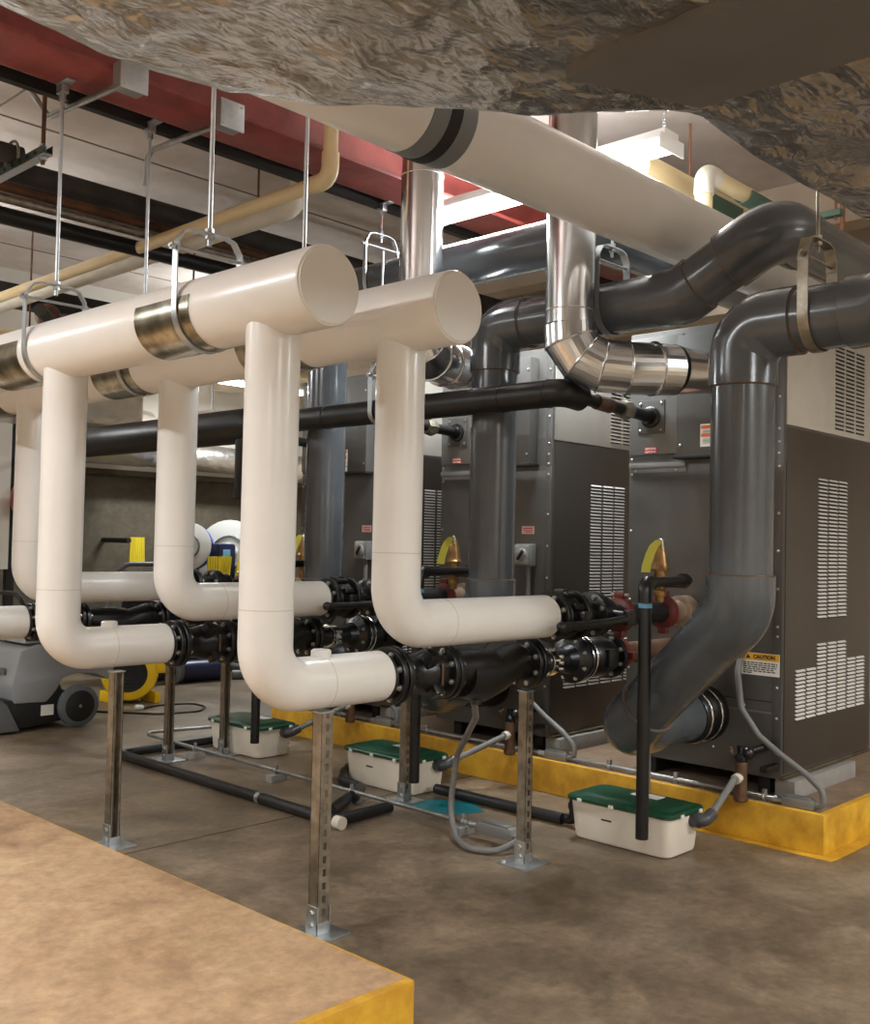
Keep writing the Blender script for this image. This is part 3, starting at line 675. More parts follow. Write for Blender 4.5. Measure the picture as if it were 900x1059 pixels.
def make_upper_spool(label):
    y, z = UY, UPZ-0.014
    t = thing('grooved_spool', label, 'pipe', (4.7, y, z), 'black spools with red couplings to the boilers, upper')
    MB().lathe((4.475, y, z), (1, 0, 0), [(0, 0.07), (0.01, 0.088), (0.05, 0.088), (0.06, 0.07)], 32).box((4.488, y-0.03, z+0.08), (4.525, y+0.025, z+0.118), 0.01).box((4.488, y-0.03, z-0.118), (4.525, y+0.025, z-0.08), 0.01).build('red_coupling', 'redpaint', t)
    MB().lathe((4.51, y, z+0.10), (0, -1, 0), [(-0.05, 0.011), (0.05, 0.011)], 6).build('bolt', 'bolt', t)
    MB().tube([(4.36, y, z), (4.95, y, z)], 0.057, 28).build('pipe', 'blackpipe', t)
    MB().lathe((4.90, y, z), (1, 0, 0), [(0, 0.07), (0.01, 0.088), (0.05, 0.088), (0.06, 0.07)], 32).box((4.913, y-0.03, z+0.08), (4.95, y+0.025, z+0.118), 0.01).box((4.913, y-0.03, z-0.118), (4.95, y+0.025, z-0.08), 0.01).build('red_coupling', 'redpaint', t)
    MB().tube([(4.94, y, z), (5.188, y, z)], 0.06, 28).lathe((5.08, y, z), (1, 0, 0), [(0, 0.06), (0.01, 0.085), (0.1, 0.085)], 28).build('boiler_stub', 'paleb', t)
    return t
def make_relief(label):
    x, y = 4.90, UY
    t = thing('relief_valve', label, 'valve', (x, y, UPZ+0.05), 'brass relief valves with yellow tags')
    MB().lathe((x, y, UPZ+0.04), (0, 0, 1), [(0, 0.024), (0.03, 0.024), (0.032, 0.034), (0.06, 0.034), (0.062, 0.024), (0.075, 0.03), (0.13, 0.034), (0.17, 0.032)], 24).build('body', 'brass', t)
    MB().tube([(x, y, UPZ+0.15), (x, y-0.16, UPZ+0.15)], 0.03, 20).build('outlet', 'bronze', t)
    MB().lathe((x, y, UPZ+0.21), (0, 0, 1), [(0, 0.05), (0.012, 0.052), (0.02, 0.045), (0.045, 0.042), (0.13, 0.024), (0.15, 0.016), (0.152, 0.01)], 24).build('bonnet', 'brass', t)
    MB().tube([(x-0.02, y-0.022, UPZ+0.33), (x-0.02, y-0.02, UPZ+0.375), (x+0.0, y+0.012, UPZ+0.385), (x, y+0.036, UPZ+0.34)], 0.0055, 10, R=0.02).build('test_lever', 'galv', t)
    MB().strap([(x-0.03, y-0.012, UPZ+0.375), (x-0.045, y+0.015, UPZ+0.345), (x-0.058, y+0.03, UPZ+0.30), (x-0.068, y+0.045, UPZ+0.24), (x-0.07, y+0.05, UPZ+0.20)], (0.69, -0.72, 0), 0.05, 0.0015).build('paper_tag', 'tag', t)
    return t
def make_drain(label):
    t = thing('drain_pipe', label, 'pipe', (4.12, 2.575, 0.09), 'black drain pipes from the relief valves')
    z = UPZ+0.17
    MB().tube([(4.90, UY-0.16, z-0.015), (4.80, 2.745, z), (4.19, 2.592, z)], 0.024, 20, R=0.05).build('horizontal_pipe', 'blackpipe', t)
    MB().tube([(4.21, 2.597, z), (4.12, 2.575, z), (4.12, 2.575, z-0.09)], 0.034, 20, R=0.045).build('elbow', 'black', t)
    MB().lathe((4.12, 2.575, z-0.095), (0, 0, -1), [(0, 0.032), (0.02, 0.032)], 20).build('tape_band', 'bluetape', t)
    MB().tube([(4.12, 2.575, z-0.10), (4.12, 2.575, 0.17)], 0.0295, 24).build('vertical_pipe', 'bronze' if False else 'blackpipe', t)
    MB().lathe((4.70, 2.72, z), (1, 0.26, 0), [(0, 0.036), (0.05, 0.036)], 20).build('coupling', 'black', t)
    return t
names = ('nearest', 'middle', 'farthest')
first = {}
for k in range(3):
    n = names[k]; tr_off = (0, (0, 1.63, 3.27)[k], 0); off = (0, PITCH*k, 0)
    for key, fn, lab in (
        ('check', make_check, ('black flanged check valve bolted to the foreground white pipe elbow', 'black flanged check valve bolted to the left white pipe stub above yellow blower', 'black flanged check valve at left edge beside the grey floor machine')[k]),
        ('pump', make_pump, ('black cast pump body directly above the post with junction box, nearest pump', 'black cast pump partly hidden behind the foreground white riser', 'black cast pump farthest left, seen above the left white stub')[k]),
        ('spool', make_spool, ('black flanged spool with chrome band clamp beside the nearest drain pipe', 'black flanged spool with chrome clamp seen between the two foreground risers', 'black flanged spool to the farthest boiler, mostly hidden by white pipes')[k]),
        ('butterfly', make_butterfly, ('black butterfly valve with long lever at the end of the right white stub', 'black butterfly valve with long lever between the two foreground risers', 'black butterfly valve at the end of the farthest white stub')[k]),
        ('upper', make_upper_spool, ('black pipe between two red couplings behind the nearest drain pipe', 'black pipe between red couplings feeding the middle boiler', 'black pipe between red couplings feeding the farthest boiler')[k]),
        ('relief', make_relief, ('brass relief valve with yellow tag in front of the nearest boiler', 'brass relief valve with yellow tag seen right of the second white riser', 'brass relief valve with yellow tag at the farthest boiler')[k]),
        ('drain', make_drain, ('long black drain pipe hanging in front of the nearest white bin', 'black drain pipe hanging in front of the middle white bin', 'black drain pipe hanging beside the farthest white bin')[k])):
        if k == 0: first[key] = fn(lab)
        else: dup(first[key], (0, 1.47*k, 0) if key == 'drain' else off if key == 'relief' else tr_off, lab)

# ================================================================== BINS
def make_bin(label):
    x0, x1, y0, y1 = 4.40, 4.715, 2.60, 3.19
    t = thing('plastic_bin', label, 'bin', ((x0+x1)/2, (y0+y1)/2, 0), 'white bins with green lids')
    def rr(ins, n=5, rad=0.05):
        a, b, c, d = x0+ins, x1-ins, y0+ins, y1-ins; pts = []
        for cx, cy, s in ((b-rad, d-rad, 0), (a+rad, d-rad, 1), (a+rad, c+rad, 2), (b-rad, c+rad, 3)):
            for k in range(n+1):
                an = s*PI/2+k*PI/2/n; pts.append((cx+rad*math.cos(an), cy+rad*math.sin(an)))
        return pts
    def loft(layers):
        mb = MB(); prev = None
        for i, (ins, z) in enumerate(layers):
            L = [mb.bm.verts.new((a, b, z)) for a, b in rr(ins)]
            if prev:
                n = len(L)
                for k in range(n): mb.bm.faces.new((prev[k], prev[(k+1) % n], L[(k+1) % n], L[k]))
            else: mb.bm.faces.new(L[::-1])
            prev = L
        mb.bm.faces.new(prev); return mb
    loft([(0.03, 0.0), (0.017, 0.006), (0.012, 0.02), (-0.002, 0.19), (-0.002, 0.205), (0.004, 0.205)]).build('tub', 'binwhite', t)
    ld = loft([(-0.014, 0.196), (-0.018, 0.2), (-0.018, 0.212), (-0.012, 0.219), (0.02, 0.222), (0.03, 0.232), (0.05, 0.236)]).build('lid', 'bingreen', t)
    for px, py in ((x0-0.017, y1-0.08), (x0-0.017, y1-0.27), (x0-0.017, y0+0.12)):
        MB().box((px-0.008, py-0.013, 0.195), (px+0.004, py+0.013, 0.212), 0.003).build('clip', 'labelwhite', ld)
    for px in (x0+0.09, x1-0.05):
        MB().box((px-0.013, y0-0.025, 0.195), (px+0.013, y0-0.013, 0.212), 0.003).build('clip', 'labelwhite', ld)
    lb = MB().box((x0+0.17, y0+0.17, 0.236), (x0+0.25, y0+0.33, 0.2375)).build('label', 'labelwhite', ld, label='blank white label')
    MB().obox((x0+0.0022, 2.96, 0.125), (0.0015, 0.06, 0.008), Matrix.Rotation(0.0, 4, 'X')).build('scribble', 'ink', t)
    # inlet elbow on the right end and outlet elbow on the left end
    MB().tube([(4.62, 2.66, 0.165), (4.62, 2.54, 0.165), (4.70, 2.535, 0.19)], 0.031, 18, R=0.03).lathe((4.62, 2.56, 0.165), (0, 1, 0), [(0, 0.037), (0.04, 0.037)], 18).build('inlet_elbow', 'greyplastic', t)
    MB().tube([(4.56, 3.15, 0.165), (4.56, 3.27, 0.165), (4.56, 3.27, 0.04), (4.56, 3.34, 0.035)], 0.027, 18, R=0.03).lathe((4.56, 3.27, 0.13), (0, 0, -1), [(0, 0.033), (0.03, 0.033)], 18).build('outlet_elbow', 'abs', t)
    return t
bin1 = make_bin('nearest white plastic bin with dark green lid, behind the long drain pipe')
dup(bin1, (-0.05, 1.70, 0), 'middle white plastic bin with green lid, beside a blue patch on floor')
dup(bin1, (-0.10, 3.12, 0), 'farthest white plastic bin with green lid, left of the tall foreground post')
# condensate traps
def make_trap(label, o, bx, by):
    t = thing('condensate_trap', label, 'trap', (4.99, 2.53+o, 0.21), 'condensate traps at the pad edge')
    MB().lathe((4.985, 2.53+o, 0.205), (0, 0, 1), [(0, 0.03), (0.008, 0.037), (0.03, 0.037), (0.03, 0.032), (0.12, 0.032), (0.2, 0.034), (0.22, 0.02)], 22).build('body', 'bronze', t)
    MB().lathe((4.985, 2.53+o, 0.40), (0, 0, 1), [(0, 0.03), (0.03, 0.035), (0.05, 0.02), (0.09, 0.02)], 16).tube([(4.985, 2.53+o, 0.45), (5.1, 2.48+o, 0.47), (5.188, 2.46+o, 0.48)], 0.02, 14).sphere((5.0, 2.5+o, 0.455), 0.034).build('valve', 'black', t)
    MB().obox((4.94, 2.56+o, 0.47), (0.09, 0.014, 0.02), Matrix.Rotation(0.5, 4, 'Z'), 0.004).build('lever', 'bronze', t)
    MB().lathe((4.985, 2.53+o, 0.335), (-1, 0.05, -0.2), [(0.01, 0.026), (0.055, 0.026)], 16).build('nipple', 'whitepipe', t)
    MB().tube([(4.965, 2.535+o, 0.33), (4.92, 2.537+o, 0.32), (4.69+bx, 2.535+by, 0.188)], 0.018, 16, R=0.05).build('drain_tube', 'flexgrey', t)
    MB().box((5.03, 2.41+o, 0.36), (5.18, 2.45+o, 0.39), 0.004).build('bracket', 'black', t)
    return t
make_trap('condensate trap with grey tube to the nearest bin, by the pad corner', 0.0, 0.0, 0.0)
make_trap('condensate trap with grey tube to the middle bin', 1.54, -0.05, 1.70)
make_trap('condensate trap with grey tube to the farthest bin', 3.02, -0.10, 3.12)
st = thing('pipe_stand', 'thin grey steel stand under the elbow of the nearest grey pipe', 'stand', (4.765, 2.95, 0))
MB().cyl((4.765, 2.95, 0.008), (4.765, 2.95, 0.49), 0.018, seg=16).build('post', 'galv', st)
MB().box((4.738, 2.92, 0), (4.80, 2.98, 0.008)).build('foot', 'galv', st)
MB().box((4.735, 2.92, 0.485), (4.795, 2.98, 0.497), 0.002).build('saddle', 'galv', st)

# ================================================================== FLOOR PIPES, CONDUITS
def simple(name, label, cat, mb, m, group=None, sharp=35): return tag(mb.build(name, m, None, sharp), label, cat, group)
simple('floor_pipe', 'black pipe along the floor from nearest bin to the middle bin', 'pipe', MB().tube([(4.54, 3.33, 0.036), (4.52, 4.25, 0.036)], 0.03, 18), 'abs', 'black drain pipes along the floor')
fp = thing('floor_pipe', 'long black pipe lying on the floor behind the tall foreground post', 'pipe', (3.59, 4.4, 0), 'black drain pipes along the floor')
MB().tube([(4.40, 6.36, 0.035), (3.62, 6.36, 0.035), (3.60, 4.12, 0.035), (4.02, 4.13, 0.035)], 0.031, 18, R=0.06).build('pipe', 'abs', fp)
MB().lathe((3.605, 4.75, 0.035), (0, 1, 0), [(0, 0.034), (0.03, 0.034)], 18).build('band', 'galv', fp)
MB().lathe((3.60, 4.10, 0.035), (0, -1, 0), [(0, 0.034), (0.05, 0.034)], 18).build('end_plug', 'whitepipe', fp)
simple('floor_pipe', 'short black pipe with elbow beside the middle bin', 'pipe', MB().tube([(3.72, 4.28, 0.037), (4.2, 4.56, 0.037), (4.24, 4.78, 0.037), (4.42, 4.96, 0.037)], 0.031, 18, R=0.06).lathe((4.0, 4.42, 0.037), (0.83, 0.5, 0), [(0, 0.037), (0.05, 0.037)], 18), 'abs', 'black drain pipes along the floor')
ct = thing('floor_conduit', 'thin steel conduit running along the floor past the posts to a flexible end', 'conduit', (4.02, 4.5, 0), None)
MB().tube([(4.62, 6.66, 0.065), (4.05, 6.78, 0.065), (4.03, 6.1, 0.065), (4.015, 3.54, 0.065)], 0.0125, 14, R=0.09).build('conduit', 'emt', ct)
for yy in (6.05, 5.15, 4.45, 3.58):
    bk = MB().box((3.96, yy-0.03, 0), (4.08, yy+0.03, 0.045), 0.003).build('block', 'block', ct)
    MB().torus((4.02, yy, 0.065), (0, 1, 0), 0.017, 0.005, 16, 6).box((4.012, yy-0.008, 0.078), (4.028, yy+0.008, 0.105), 0.002).build('strap', 'galv', bk)
MB().lathe((4.015, 3.53, 0.065), (0, -1, 0), [(0, 0.018), (0.05, 0.018), (0.052, 0.015)], 12).build('connector', 'galv', ct)
jb = thing('conduit_body', 'grey conduit junction body on the floor beside the slotted post', 'junction box', (4.01, 3.2, 0.03))
MB().box((3.985, 3.23, 0.038), (4.045, 3.47, 0.10), 0.012).build('body', 'conduitbody', jb)
MB().box((3.99, 3.26, 0.10), (4.04, 3.44, 0.107), 0.003).build('cover', 'galv', jb)
MB().tube([(4.015, 3.24, 0.068), (4.01, 3.19, 0.06), (3.86, 3.22, 0.018), (3.80, 3.36, 0.018), (3.88, 3.50, 0.02), (4.02, 3.68, 0.10), (4.0, 3.62, 0.40), (3.62, 3.16, 0.70), (3.52, 3.09, 0.81)], 0.0155, 14, R=0.12).build('flexible_conduit', 'flexgrey', jb)
MB().lathe((4.015, 3.24, 0.068), (0, -1, 0), [(0, 0.02), (0.03, 0.02)], 10).build('connector', 'galv', jb)
tl = tag(MB().prism([(4.2, 4.0), (4.3, 3.84), (4.44, 3.8), (4.53, 3.98), (4.46, 4.14), (4.35, 4.26), (4.24, 4.2)], 0.001, 0.004, 'xy').build('blue_mat', 'teal'), 'teal blue patch lying on the floor in front of the middle bin', 'mat')
# conduit along the pad edge
cc = thing('pad_conduit', 'steel conduit strapped along the top edge of the yellow pad', 'conduit', (5.11, 4.0, 0.2))
MB().tube([(5.11, 2.40, 0.222), (5.11, 6.5, 0.222)], 0.0135, 14).build('conduit', 'emt', cc)
for yy in (2.46, 2.98, 3.42, 4.3, 4.9, 5.8):
    MB().torus((5.11, yy, 0.222), (0, 1, 0), 0.0165, 0.005, 16, 6).box((5.10, yy-0.012, 0.2), (5.12, yy+0.012, 0.262), 0.003).build('strap', 'galv', cc)
def make_lb(label):
    t = thing('conduit_body', label, 'junction box', (5.11, 2.3, 0.2), 'grey conduit bodies on the pad edge')
    MB().box((5.085, 2.19, 0.2), (5.14, 2.36, 0.252), 0.012).build('body', 'conduitbody', t)
    MB().box((5.09, 2.205, 0.252), (5.135, 2.345, 0.259), 0.003).build('cover', 'galv', t)
    MB().lathe((5.11, 2.36, 0.222), (0, 1, 0), [(0, 0.018), (0.05, 0.018)], 10).build('connector', 'galv', t)
    MB().tube([(5.11, 2.20, 0.225), (5.11, 2.15, 0.23), (5.12, 2.152, 0.30), (5.12, 2.24, 0.37), (5.12, 2.38, 0.45), (5.12, 2.5, 0.53), (5.12, 2.6, 0.66), (5.13, 2.63, 0.85), (5.185, 2.63, 0.98)], 0.0165, 14, R=0.08).build('flexible_conduit', 'flexgrey', t)
    return t
lb1 = make_lb('grey conduit body with flexible conduit on the pad corner by the nearest boiler')
dup(lb1, (0, PITCH, 0), 'grey conduit body with flexible conduit on the pad edge below middle boiler')
dup(lb1, (0, 2*PITCH, 0), 'grey conduit body with flexible conduit on the pad edge below farthest boiler')

# ================================================================== GAS PIPE
g = thing('gas_header', 'black steel gas pipe running level across the boiler fronts', 'pipe', (4.33, 3.2, 2.31))
MB().tube([(4.33, 5.95, 2.305), (4.33, 3.215, 2.305), (4.47, 3.215, 2.295)], 0.074, 28, R=0.06).build('header_pipe', 'blackpipe', g)
MB().lathe((4.33, 5.85, 2.305), (0, 1, 0), [(0, 0.074), (0.12, 0.125), (2.9, 0.125)], 28).build('large_header', 'blackpipe', g)
MB().tube([(4.33, 5.99, 2.28), (4.33, 5.99, 1.80)], 0.075, 24).lathe((4.33, 5.99, 1.86), (0, 0, -1), [(0, 0.085), (0.07, 0.085), (0.08, 0.07)], 24).build('drip_leg', 'blackpipe', g)
for yy in (3.31, 3.62, 4.2, 5.1):
    MB().torus((4.33, yy, 2.305), (0, 1, 0), 0.0745, 0.003).build('weld_ring', 'blackpipe', g)
for k in range(3):
    yy = 3.214+PITCH*k
    br = MB().tube([(4.36, yy, 2.30), (5.188, yy, 2.26)], 0.034, 22).build('branch_pipe', 'blackpipe', g)
    MB().lathe((4.62, yy, 2.2875), (1, 0, -0.048), [(0, 0.041), (0.13, 0.043)], 18).build('brass_fitting', 'bronze', br)
    MB().lathe((4.86, yy, 2.2755), (1, 0, -0.048), [(0, 0.05), (0.035, 0.058), (0.06, 0.058), (0.09, 0.046)], 8).build('union_nut', 'strut', br)
    MB().lathe((5.12, yy, 2.263), (1, 0, -0.048), [(0, 0.042), (0.05, 0.046)], 18).build('sleeve', 'black', br)
clevis('bright strap hanger on the black gas pipe, left of second riser', 4.33, 4.62, 2.305, 0.077, 3.3, 'strap hangers on the gas pipe', 'galv', 0.035)

# ================================================================== FLUES
def flue(label, x, y, ztop, zel, end, r, mids):
    t = thing('steel_flue', label, 'flue', (x, y, zel), 'bright steel flues')
    MB().tube([(x, y, ztop), (x, y, zel+0.17)], r, 40).build('vertical_pipe', 'flue', t)
    for zz in (zel+0.24, zel+1.0): MB().torus((x, y, zz), (0, 0, 1), r+0.001, 0.004, 40).build('seam', 'flue', t)
    P = [V((x, y, zel+0.17))] + [V(m) for m in mids]
    MB().tube(P, r+0.008, 40).build('gored_elbow', 'flue', t, sharp=8)
    sm = MB()
    for i in range(1, len(P)-1):
        d = ((P[i+1]-P[i]).normalized()+(P[i]-P[i-1]).normalized()).normalized(); sm.torus(P[i], d, r+0.011, 0.006, 40)
    sm.build('gore_seam', 'flue', t)
    e = V(end); q = P[-1]; d = (e-q).normalized()
    MB().lathe(q, d, [(0, r+0.008), (0.05, r), (0.28, r*0.84), ((e-q).length, r*0.82)], 40).build('taper', 'flue', t)
    return t
flue('bright steel flue with gored elbow turning into the nearest boiler', 4.28, 3.15, 4.5, 2.47, (5.185, 2.70, 2.455), 0.126,
     [(4.285, 3.145, 2.56), (4.325, 3.10, 2.475), (4.39, 3.02, 2.43), (4.47, 2.925, 2.42), (4.59, 2.845, 2.425), (4.70, 2.80, 2.43)])
flue('bright steel flue rising behind the second white header end', 4.16, 4.12, 4.5, 2.60, (5.185, 4.33, 2.62), 0.122,
     [(4.16, 4.12, 2.68), (4.20, 4.12, 2.61), (4.29, 4.14, 2.575), (4.43, 4.18, 2.57), (4.6, 4.24, 2.58), (4.74, 4.29, 2.60)])

# ================================================================== BIG WHITE OVERHEAD PIPE
bw = thing('overhead_pipe', 'large white insulated pipe sloping across the top, nearest the ceiling duct', 'pipe', (2.1, 2.79, 3.27))
YW, ZW, RW = 2.79, 3.17, 0.171
MB().tube([(1.98, YW, ZW), (9.35, YW, ZW)], RW, 48).build('jacket', 'jacket', bw)
MB().tube([(2.71, YW, ZW), (2.94, YW, ZW)], RW+0.004, 48).build('grey_band', 'jacket_grey', bw)
MB().tube([(2.795, YW, ZW), (2.855, YW, ZW)], RW+0.007, 48).build('dark_strap', 'blacksteel', bw)

# ================================================================== FOIL DUCT
def duct():
    t = thing('foil_duct', 'large crumpled foil wrapped duct hanging over the top of view', 'duct', (1.6, 0.6, 2.75))
    ctrl = [(-1.2, 2.46), (0.9, 2.44), (1.22, 2.5), (1.5, 2.5), (1.66, 2.46), (1.83, 2.33), (2.10, 2.10), (2.35, 1.85), (2.55, 1.57), (2.66, 1.53), (2.8, 1.54), (3.2, 1.55), (3.6, 1.53), (4.0, 1.53)]
    def ye(x):
        for i in range(len(ctrl)-1):
            if x <= ctrl[i+1][0]:
                a, b = ctrl[i], ctrl[i+1]; f = max(0, (x-a[0])/(b[0]-a[0])); f = f*f*(3-2*f) if False else f
                return a[1]+(b[1]-a[1])*f
        return ctrl[-1][1]
    NX, NV = 230, 150
    mb = MB(); rows = []
    xs = [-0.4+4.4*i/NX for i in range(NX+1)]
    for x in xs:
        y0 = ye(x); row = []
        prof = [(-0.42, 3.42), (-0.36, 3.2), (-0.22, 3.0), (-0.10, 2.90), (-0.03, 2.83), (0.0, 2.79), (-0.03, 2.763), (-0.09, 2.752)]
        n0 = NV-len(prof)
        for k in range(n0):
            f = (k+1)/n0; prof.append((-0.09-(y0+0.1-0.09)*f, 2.752))
        prof.append((-(y0+0.1), 3.42))
        for dy, z in prof:
            p = V((x, y0+dy, z)); n1 = noise.fractal(p*2.3, 1.0, 2.0, 4); n2 = noise.fractal(V((p.x*7+3, p.y*11, p.z*9)), 1.0, 2.0, 3); n3 = abs(noise.noise(V((p.x*5+p.y*7, p.y*5-p.x*4, 0.3))))
            off = 0.026*n1 + 0.005*n2 - 0.012*n3
            row.append(mb.bm.verts.new((p.x+0.01*n2, p.y+off*0.8, min(p.z, 3.42)+off if z < 3.1 else p.z)))
        rows.append(row)
    for i in range(NX):
        for k in range(len(rows[0])-1): mb.bm.faces.new((rows[i][k], rows[i+1][k], rows[i+1][k+1], rows[i][k+1]))
        mb.bm.faces.new((rows[i][-1], rows[i+1][-1], rows[i+1][0], rows[i][0]))
    mb.bm.faces.new(rows[0]); mb.bm.faces.new(rows[-1][::-1])
    mb.build('foil_wrap', 'foil', t, sharp=180)
    MB().prism([(2.08, -0.08), (2.535, -0.08), (2.53, 1.43), (2.14, 1.60), (2.09, 1.2)], 2.722, 2.76, 'xy').build('duct_panel', 'ductpanel', t)
    return t
duct()

# ================================================================== LIGHT FIXTURES
lab = ['fluorescent strip light seen below the big white overhead pipe by far flue', 'fluorescent strip light seen just above the big white overhead pipe']
for i, (x, y, z, ax, watts, colr) in enumerate(LIGHTS):
    lbl = lab[i] if i < 2 else ['unseen ceiling strip light over the plinth', 'unseen ceiling strip light beyond the plinth, above left header', 'unseen ceiling strip light above the grey floor machine', 'unseen strip light behind the viewer on the left', 'unseen strip light behind the viewer', 'unseen ceiling strip light beyond the right edge', 'ceiling strip light far behind the boilers'][i-2]
    t = thing('strip_light', lbl, 'light', (x, y, z), 'fluorescent ceiling strip lights')
    hx, hy = (0.13, 0.61) if ax == 'y' else (0.61, 0.13)
    MB().box((x-hx, y-hy, z+0.03), (x+hx, y+hy, z+0.055), 0.004).box((x-hx*0.6 if ax == 'y' else x-hx, y-hy if ax == 'y' else y-hy*0.6, z+0.055), (x+hx*0.6 if ax == 'y' else x+hx, y+hy if ax == 'y' else y+hy*0.6, z+0.10), 0.004).build('housing', 'lampwhite', t)
    for s in (-1, 1):
        if ax == 'y':
            MB().box((x-hx, y+s*hy-0.006, z-0.03), (x+hx, y+s*hy+0.006, z+0.06), 0.002).build('end_plate', 'lampwhite', t)
            MB().cyl((x+s*0.055, y-hy+0.02, z+0.005), (x+s*0.055, y+hy-0.02, z+0.005), 0.016, seg=14).build('tube', 'lamp', t)
        else:
            MB().box((x+s*hx-0.006, y-hy, z-0.03), (x+s*hx+0.006, y+hy, z+0.06), 0.002).build('end_plate', 'lampwhite', t)
            MB().cyl((x-hx+0.02, y+s*0.055, z+0.005), (x+hx-0.02, y+s*0.055, z+0.005), 0.016, seg=14).build('tube', 'lamp', t)
        # hanging chain: small links
        px, py = (x, y+s*(hy-0.05)) if ax == 'y' else (x+s*(hx-0.05), y)
        ch = MB(); zz = z+0.10; k = 0
        while zz < 4.48:
            ch.torus((px, py, zz), (1, 0, 0) if k % 2 else (0, 1, 0), 0.011, 0.003, 8, 4); zz += 0.018; k += 1
        ch.build('chain', 'chain', t)
    ld = bpy.data.lights.new('lamp_light', 'AREA'); ld.shape = 'RECTANGLE'; ld.size = 0.24 if ax == 'y' else 1.16; ld.size_y = 1.16 if ax == 'y' else 0.24
    ld.energy = watts; ld.color = colr
    lo = bpy.data.objects.new('lamp_light', ld); COL.objects.link(lo); lo.location = (x, y, z-0.02); lo.parent = t; lo.matrix_parent_inverse = Matrix.Translation(-V(t.location))
    # upward light added above the closed housing to brighten the ceiling
    l2 = ld.copy(); l2.energy = watts*(0.55 if i > 1 else 0.3)
    lu = bpy.data.objects.new('lamp_light', l2); COL.objects.link(lu); lu.location = (x, y, z+0.12); lu.rotation_euler = (PI, 0, 0); lu.parent = t; lu.matrix_parent_inverse = Matrix.Translation(-V(t.location))

# ================================================================== OVERHEAD PIPES
og = 'pipes under the ceiling'
simple('ceiling_pipe', 'thick black insulated pipe under the ceiling, uppermost of its bundle', 'pipe', MB().tube([(-3.5, 6.5, 3.83), (9.3, 6.5, 3.83)], 0.075, 24), 'blackwrap', og)
simple('ceiling_pipe', 'rusty brown pipe just below the thick black ceiling pipe', 'pipe', MB().tube([(-3.5, 6.45, 3.70), (9.3, 6.45, 3.70)], 0.035, 18), 'rust', og)
simple('ceiling_pipe', 'grey steel pipe below the rusty ceiling pipe', 'pipe', MB().tube([(-3.5, 6.45, 3.625), (9.3, 6.45, 3.625)], 0.03, 18), 'strut', og)
simple('ceiling_pipe', 'black pipe lowest of the bundle under the ceiling', 'pipe', MB().tube([(-3.5, 6.5, 3.53), (9.3, 6.5, 3.53)], 0.055, 20), 'blackpipe', og)
cnd = ['topmost thin grey conduit of the far ceiling rack', 'second thin grey conduit of the far ceiling rack', 'third thin grey conduit of the far ceiling rack', 'lowest thin grey conduit of the far ceiling rack']
for i in range(4):
    simple('ceiling_conduit', cnd[i], 'conduit', MB().tube([(-3.5, 8.0-0.1*i, 4.26-0.06*i), (9.3, 8.0-0.1*i, 4.26-0.06*i)], 0.02, 12), 'emt', 'thin conduits under the ceiling')
bp = thing('beige_pipe', 'beige plastic pipe passing under the red beam with an elbow up', 'pipe', (3.72, 4.42, 3.5))
MB().tube([(3.72, 4.42, 4.48), (3.72, 4.42, 3.54), (3.72, 11.2, 3.50)], 0.042, 22, R=0.10).build('pipe', 'beigepvc', bp)
MB().tube([(3.72, 4.42, 3.69), (3.72, 4.42, 3.54), (3.72, 4.57, 3.54)], 0.05, 22, R=0.10).build('elbow', 'beigepvc', bp)
wp = thing('white_pipe', 'short white pipe with elbow below the beige pipe elbow', 'pipe', (4.05, 4.95, 3.7))
MB().tube([(4.05, 5.1, 4.4), (4.05, 5.1, 3.62), (4.05, 11.0, 3.62)], 0.065, 22, R=0.15).build('pipe', 'whitepipe', wp)
simple('far_flue', 'dull grey vertical vent drum behind the black ceiling pipes', 'flue', MB().tube([(5.9, 8.0, 3.0), (5.9, 8.0, 4.2)], 0.125, 28), 'galv')
# junction boxes with bent conduits on the beam
def jbox(label, x, z, pts):
    t = thing('junction_box', label, 'junction box', (x, 4.5, z), 'steel boxes on the red beam')
    MB().box((x-0.066, 4.44, z-0.066), (x+0.066, 4.525, z+0.066), 0.006).build('box', 'conduitbody', t)
    MB().box((x-0.074, 4.432, z-0.074), (x+0.074, 4.441, z+0.074), 0.004).build('cover', 'galv', t)
    for a in (-1, 1): MB().lathe((x+a*0.055, 4.432, z+a*0.055), (0, -1, 0), [(0, 0.007), (0.004, 0.006)], 8).build('screw', 'bolt', t)
    MB().tube(pts, 0.016, 14, R=0.06).build('conduit', 'emt', t)
    return t
jbox('square steel junction box on the red beam, leftmost, with bent conduit', 2.50, 3.71, [(2.46, 4.52, 3.67), (2.46, 5.24, 3.72), (2.46, 5.6, 4.05), (2.46, 5.9, 4.45)])
jbox('square steel junction box on the red beam behind a hanger rod', 3.065, 3.70, [(3.03, 4.52, 3.66), (3.03, 5.2, 3.69), (3.03, 5.22, 3.5)])
